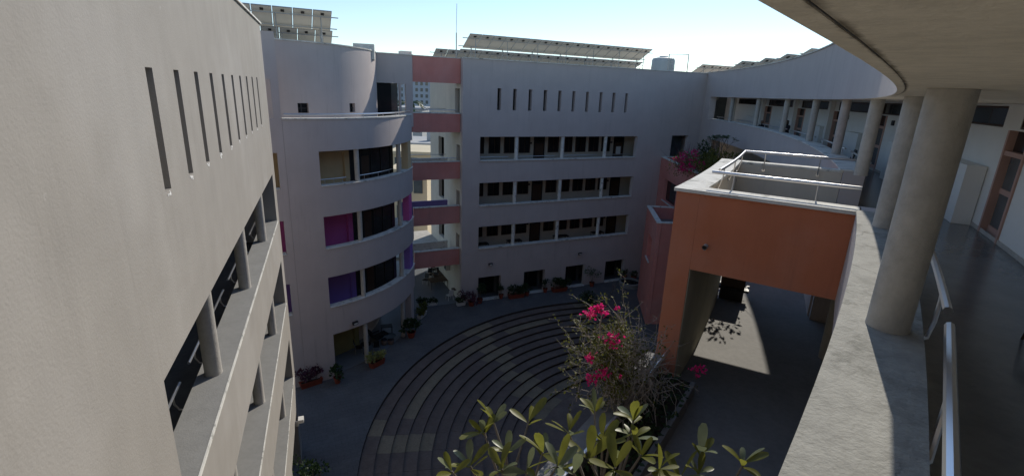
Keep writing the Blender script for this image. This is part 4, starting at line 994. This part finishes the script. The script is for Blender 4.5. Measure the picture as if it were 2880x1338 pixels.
t = thing('shrub', 'dense green shrub mass behind the rails on the far terrace', 'shrub', (14.3, 35.2, 10.6))
stems(t, (14.3, 35.2, 10.6), (14.3, 35.2, 12.2), 1.1, 14, .02); shrub(t, (14.3, 35.2, 12.35), 1.3, 1900, .18, 'leaf_small', 12, .8)
t = thing('shrub', 'dark green shrub in front of the farther gallery opening', 'shrub', (15.1, 39.5, 10.6))
stems(t, (15.1, 39.5, 10.6), (15.1, 39.5, 12.2), .9, 10, .02); shrub(t, (15.1, 39.5, 12.6), 1.0, 1000, .18, 'leaf_dark', 9, .9)
def bract_cluster(parent, c, r, n, size=.045):
    mb = MB()
    for _ in range(n):
        p = Vector((random.gauss(0, r*.5), random.gauss(0, r*.5), random.gauss(0, r*.42)))+Vector(c)
        d = Vector((random.gauss(0, 1), random.gauss(0, 1), random.gauss(.3, 1))).normalized(); a = d.cross(Vector((random.gauss(0, 1), random.gauss(0, 1), random.gauss(0, 1)))).normalized()
        s = size*random.uniform(.7, 1.3); mb.quad(p, p+d*s*.55+a*s*.42, p+d*s, p+d*s*.55-a*s*.42)
    return part('flower_cluster', mb, 'bract', parent, recalc=False, kind='stuff')
t = thing('bougainvillea', 'pink bougainvillea spilling over the edge of the farthest red terrace block', 'shrub', (13.9, 38.4, 10.6))
stems(t, (14.0, 38.4, 10.9), (13.5, 38.0, 12.3), 1.5, 40, .014, 'twig')
shrub(t, (13.5, 37.8, 12.2), 1.3, 1000, .13, 'leaf_small', 10, .8)
for c in [(12.9, 38.2, 12.0), (13.2, 38.9, 12.5), (12.8, 37.5, 11.8), (13.5, 37.6, 12.6), (13.3, 39.5, 12.7), (13.8, 38.8, 12.9), (12.7, 38.4, 12.4), (13.9, 36.9, 12.3), (13.1, 37.0, 12.1), (13.0, 38.6, 11.6)]: bract_cluster(t, c, .34, 46, .14)
t = thing('shrub', 'bare purple-brown twiggy bush left of the far bougainvillea', 'shrub', (14.3, 41.8, 10.6))
stems(t, (14.1, 41.2, 10.8), (13.9, 40.8, 12.7), 1.4, 70, .012, 'leaf_purple')

# ================================================================== NEAR BOUGAINVILLEA
random.seed(11)
bg_ = thing('bougainvillea', 'tangled twiggy bougainvillea with pink blooms on the terrace parapet below', 'shrub', (2.5, 8.5, 10.98))
tw = MB(); lf = MB(); base = Vector((2.55, 8.5, 11.0))
def arching(p0, p1, sag, r, k=9, jit=.05):
    p0, p1 = Vector(p0), Vector(p1); pts = []
    for j in range(k+1):
        u = j/k; q = p0.lerp(p1, u)+Vector((0, 0, sag*4*u*(1-u))); 
        if 0 < j < k: q += Vector((random.gauss(0, jit), random.gauss(0, jit), random.gauss(0, jit)))
        pts.append(q)
    tw.tube(pts, r, 5, r*.35, cap=False); return pts
def leaves_along(pts, dens, size):
    for a, b in zip(pts, pts[1:]):
        for _ in range(dens):
            q = a.lerp(b, random.random())+Vector((random.gauss(0, .03), random.gauss(0, .03), random.gauss(0, .03)))
            d = Vector((random.gauss(0, 1), random.gauss(0, 1), random.gauss(.2, .8))).normalized(); s = d.cross(Vector((random.gauss(0, 1), random.gauss(0, 1), 1))).normalized()
            L_ = size*random.uniform(.6, 1.3); lf.quad(q, q+d*L_*.5+s*L_*.36, q+d*L_, q+d*L_*.5-s*L_*.36)
ends = [(.96,8.2,12.91),(1.85,8.2,13.51),(2.14,8.3,13.32),(2.39,8.2,13.47),(3.07,8.3,13.0),(3.19,8.0,11.31),(3.65,8.2,11.68),(1.17,8.2,11.8),(1.18,8.2,12.19),(1.7,8.2,12.94)]
for e in ends: leaves_along(arching(base+Vector((random.gauss(0,.2), random.gauss(0,.2), .2)), e, random.uniform(.1, .45), .011), 2, .05)
main = []
for k in range(170):
    u = random.random()
    if k < 110: e = Vector((random.gauss(1.95, .42), random.gauss(8.2, .38), random.gauss(12.35, .42)))
    else: e = Vector((random.gauss(2.8, .35), random.gauss(8.4, .35), random.gauss(12.1, .45)))
    e.z = max(e.z, 11.2)
    pts = arching(base+Vector((random.gauss(-.2, .35), random.gauss(-.1, .35), random.gauss(.25, .15))), e, random.uniform(.0, .55), random.uniform(.005, .011), 9, .06)
    leaves_along(pts[3:], 5 if e.x < 2.2 else 1, .055)
    for _ in range(2):
        i = random.randrange(3, 9); q = pts[i]; e2 = q+Vector((random.gauss(0, .3), random.gauss(0, .3), random.gauss(.0, .28))); p2 = arching(q, e2, random.uniform(-.05, .12), .005, 5, .03)
        leaves_along(p2, 3 if q.x < 2.2 else 0, .05)
part('twigs', tw, 'twig', bg_, recalc=False, kind='stuff'); part('leaves', lf, 'leaf_small', bg_, recalc=False, kind='stuff')
part('trunk', MB().tube([(2.55, 8.5, 10.9), (2.5, 8.45, 11.2), (2.35, 8.4, 11.6), (2.2, 8.3, 12.0)], .05, 8, .025), 'bark', bg_, smooth=True)
for c, r, n in [((1.43,8.0,13.3),.1,70),((1.58,8.0,13.41),.08,45),((1.73,8.1,13.24),.05,18),((2.0,8.4,13.22),.03,8),((1.85,7.9,12.85),.14,80),((1.49,7.9,12.47),.08,35),((1.53,7.8,12.1),.1,45),((1.73,7.8,12.24),.1,45),((2.02,7.8,12.17),.04,12),((3.62,8.3,12.09),.11,60)]:
    bract_cluster(bg_, c, r, n, .06)
leaves_along(arching((3.3, 8.3, 12.6), (3.62, 8.3, 12.15), .15, .004), 1, .04)
loop = MB().tube([(1.69,8.2,12.74),(1.66,8.2,13.0),(1.68,8.2,13.18),(1.78,8.2,13.27),(1.9,8.2,13.24),(2.05,8.2,13.05),(2.15,8.25,12.7)], .014, 6, .008)
part('arching_stem', loop, 'twig', bg_, smooth=True)

# ================================================================== NEAR FRANGIPANI
random.seed(5)
def leaf_mesh(L_, w, bend, fold, m):
    b = MB(); n = 6; prof = [.12, .38, .66, .88, 1.0, .92, .42]
    for j in range(n+1):
        u = j/n; x = L_*u; z = -bend*L_*u*u; ww = w*prof[j]
        for s in (-1, 0, 1): b.v.append((x, s*ww, z+(fold*ww if s else 0)))
    for j in range(n):
        for s in range(2): a = 3*j+s; b.f.append((a, a+3, a+4, a+1))
    me = b.mesh('leaf', m); me.polygons.foreach_set('use_smooth', [True]*len(me.polygons)); return me
LEAVES = [leaf_mesh(L_, w, bend, fold, m) for m in ('leaf_plumeria', 'leaf_plumeria', 'leaf_plumeria_pale') for L_, w, bend, fold in ((.34, .056, .12, .25), (.30, .052, .3, .35), (.37, .060, .05, .2))]
def rosette(tree, tip, axis, n):
    axis = Vector(axis).normalized(); a = axis.cross(Vector((0, 1, .2))).normalized(); b = axis.cross(a)
    ph = random.random()*6
    for k in range(n):
        w = ph+k*2.4; el = rad(random.uniform(18, 72)); d = (a*math.cos(w)+b*math.sin(w))*math.cos(el)+axis*math.sin(el)
        side = Vector((0, 0, 1)).cross(d); side = side.normalized() if side.length > .05 else a
        up = d.cross(side); R_ = Matrix((d, side, up)).transposed()
        o = inst('leaf', random.choice(LEAVES), tree, Vector(tip)-axis*.03*(k % 3)); o.rotation_euler = (R_ @ Matrix.Rotation(random.gauss(0, .35), 3, 'X')).to_euler()
        s = random.uniform(.62, 1.12); o.scale = (s, s, s)
def frangipani(label, base, tips, r0=.05, nl=(4, 7)):
    t = thing('frangipani', label, 'tree', base); base = Vector(base); mb = MB()
    c = Vector((sum(p[0] for p in tips)/len(tips), sum(p[1] for p in tips)/len(tips), 11.9)); c = base.lerp(c, .75)
    mb.tube([base, base.lerp(c, .5)+Vector((.05, .03, 0)), c], r0, 8, r0*.75)
    for p in tips:
        p = Vector(p); q = c.lerp(p, .5)+Vector((random.gauss(0, .06), random.gauss(0, .06), -.12))
        ax = (Vector((p.x-q.x, p.y-q.y, (p.z-q.z)*1.6+.15))).normalized()
        mb.tube([c, c.lerp(q, .5)+Vector((0, 0, -.05)), q, q.lerp(p, .6)+Vector((0, 0, -.01)), p], r0*.55, 7, .013)
        rosette(t, p, ax, random.randint(*nl))
    part('branches', mb, 'bark', t, smooth=True); return t
R1 = [(-0.62,4.9,12.6),(-0.27,5.6,12.62),(-0.16,5.8,12.65),(0.34,6.0,12.52),(0.89,5.8,12.52),(1.3,6.2,12.59),(1.78,5.8,12.48),(1.79,5.9,12.68),(1.29,5.5,12.65),(0.51,5.4,12.5),(1.76,5.3,12.6),(0.03,5.5,12.4),(-0.01,4.9,12.66),(0.65,4.9,12.73),(1.07,5.2,12.6),(1.36,5.4,12.64),(1.87,4.9,12.74),(-0.42,5.2,12.42),(1.31,4.8,12.83),(0.29,5.0,12.58),(0.83,4.8,12.72)]
frangipani('leafy frangipani rising from the lower terrace, left part over the steps', (.55, 5.25, 10.98), [p for p in R1 if p[0] < .7])
frangipani('leafy frangipani in the bottom middle in front of the bougainvillea', (1.35, 5.6, 10.98), [p for p in R1 if p[0] >= .7])
frangipani('small frangipani at the bottom right over the terrace floor', (2.45, 5.0, 10.98), [(2.47,5.2,12.74),(2.39,5.0,12.62),(2.91,5.0,12.79),(2.13,4.9,12.66)], .035, (5, 7))
t = thing('shrub', 'low dark foliage under the frangipani along the terrace planter', 'shrub', fw(6.5, -2.5, 10.98))
c = fw(6.5, -2.5, 11.2); mb = MB()
for s in np.linspace(2.5, 11.3, 16):
    leaf_cloud(mb, fw(s, -2.55, 11.15), .38, 70, .12, squash=.7)
part('foliage', mb, 'leaf_dark', t, recalc=False)

# ================================================================== PEOPLE IN THE FAR CORRIDOR
def person(label, loc, heading, pose):
    t = thing('person', label, 'person', loc, None, heading)
    if pose == 'stand':
        J = dict(pel=(0,0,.9), chest=(0,.03,1.22), neck=(0,.05,1.4), head=(0,.09,1.5),
                 shl=(-.17,.03,1.34), ell=(-.22,.12,1.1), hal=(-.12,.34,1.05), shr=(.17,.03,1.34), elr=(.22,.12,1.1), har=(.12,.34,1.08),
                 hpl=(-.09,0,.86), knl=(-.1,.03,.48), ftl=(-.1,-.02,.06), tol=(-.1,.14,.03), hpr=(.09,0,.86), knr=(.1,.05,.48), ftr=(.1,.02,.06), tor=(.1,.18,.03))
    else:
        J = dict(pel=(0,0,.62), chest=(0,.1,.94), neck=(0,.16,1.12), head=(0,.22,1.22),
                 shl=(-.17,.1,1.06), ell=(-.21,.22,.84), hal=(-.1,.4,.82), shr=(.17,.1,1.06), elr=(.21,.22,.84), har=(.1,.4,.82),
                 hpl=(-.1,.02,.58), knl=(-.12,.42,.55), ftl=(-.12,.4,.08), tol=(-.12,.55,.03), hpr=(.1,.02,.58), knr=(.12,.42,.55), ftr=(.12,.4,.08), tor=(.12,.55,.03))
    E_ = [('pel','chest'),('chest','neck'),('neck','head'),('chest','shl'),('shl','ell'),('ell','hal'),('chest','shr'),('shr','elr'),('elr','har'),('pel','hpl'),('hpl','knl'),('knl','ftl'),('ftl','tol'),('pel','hpr'),('hpr','knr'),('knr','ftr'),('ftr','tor')]
    Rr = dict(pel=.15, chest=.15, neck=.05, head=.05, shl=.07, shr=.07, ell=.045, elr=.045, hal=.03, har=.03, hpl=.09, hpr=.09, knl=.06, knr=.06, ftl=.04, ftr=.04, tol=.03, tor=.03)
    names = list(J); me = bpy.data.meshes.new('body'); me.from_pydata([J[n] for n in names], [(names.index(a), names.index(b)) for a, b in E_], [])
    me.materials.append(M['cloth_dark']); o = bpy.data.objects.new('body', me); COL.objects.link(o); o.parent = t
    sk = o.modifiers.new('skin', 'SKIN'); sk.use_smooth_shade = True
    if not me.skin_vertices: me.attributes
    lay = me.skin_vertices[0].data if len(me.skin_vertices) else None
    if lay:
        for i, n in enumerate(names): lay[i].radius = (Rr[n], Rr[n]*(.75 if n in ('chest','pel') else 1)); lay[i].use_root = (n == 'pel')
    sb = o.modifiers.new('sub', 'SUBSURF'); sb.levels = 2; sb.render_levels = 2
    h = Vector(J['head'])+Vector((0, .02, .06))
    hd = addto(t, 'head', MB().lathe((h.x, h.y, h.z-.115), [(.02, 0), (.055, .02), (.075, .07), (.082, .13), (.07, .19), (.03, .225)], 16), 'skin', True)
    for sx in (-1, 1):
        e = addto(t, 'ear', MB().box(h.x+sx*.08-.008, h.x+sx*.08+.008, h.y-.02, h.y+.01, h.z-.03, h.z+.03), 'skin')
        hn = Vector(J['hal' if sx < 0 else 'har'])
        mbh = MB().hexa([(hn.x-.03, hn.y, hn.z-.012), (hn.x+.03, hn.y, hn.z-.012), (hn.x+.03, hn.y+.08, hn.z-.012), (hn.x-.03, hn.y+.08, hn.z-.012), (hn.x-.03, hn.y, hn.z+.012), (hn.x+.03, hn.y, hn.z+.012), (hn.x+.03, hn.y+.08, hn.z+.012), (hn.x-.03, hn.y+.08, hn.z+.012)])
        for f in range(4): mbh.tube([(hn.x-.024+.016*f, hn.y+.078, hn.z), (hn.x-.024+.016*f, hn.y+.115-.006*abs(f-1.5), hn.z-.012), (hn.x-.024+.016*f, hn.y+.135-.008*abs(f-1.5), hn.z-.035)], .008, 5)
        mbh.tube([(hn.x-sx*.03, hn.y+.02, hn.z), (hn.x-sx*.055, hn.y+.055, hn.z-.01), (hn.x-sx*.05, hn.y+.08, hn.z-.02)], .009, 5)
        addto(t, 'hand', mbh, 'skin')
    addto(t, 'nose', MB().hexa([(h.x-.012, h.y+.075, h.z-.02), (h.x+.012, h.y+.075, h.z-.02), (h.x+.008, h.y+.1, h.z-.018), (h.x-.008, h.y+.1, h.z-.018), (h.x-.006, h.y+.074, h.z+.03), (h.x+.006, h.y+.074, h.z+.03), (h.x+.005, h.y+.08, h.z+.03), (h.x-.005, h.y+.08, h.z+.03)]), 'skin')
    hair = MB().lathe((h.x, h.y-.018, h.z-.02), [(.082, -.05), (.092, .02), (.09, .07), (.07, .115), (.03, .135)], 16)
    if pose == 'sit': hair.lathe((h.x, h.y-.09, h.z+.07), [(.02, -.04), (.045, -.02), (.045, .02), (.02, .04)], 10)
    else: hair.lathe((h.x, h.y-.06, h.z-.25), [(.03, 0), (.07, .08), (.075, .22)], 12)
    addto(t, 'hair', hair, 'hair', True); return t
c = fw(43.4, 1.2, FL(4)); person('seated person in dark clothes with a hair bun behind the far rail', c, rad(150), 'sit')
t = thing('stool', 'stool beneath the seated person in the far corridor', 'stool', c); addto(t, 'seat', MB().lathe((0, -.03, 0), [(.18, .42), (.19, .47)], 16), 'black'); addto(t, 'stem', MB().tube([(0,-.03,0),(0,-.03,.42)], .04, 8), 'dark_metal', True)
c = fw(37.9, 1.15, FL(4)); pr = person('standing person in dark clothes with long black hair holding white papers', c, rad(120), 'stand')
q = single('papers', MB().box(-.14, .14, -.1, .1, 0, .012), 'paper', 'white papers held by the standing person in the far corridor', 'paper', (0, 0, 0))
a = rad(120); q.location = (c[0]-.44*math.sin(a), c[1]+.44*math.cos(a), FL(4)+1.09); q.rotation_euler = (0, 0, a)
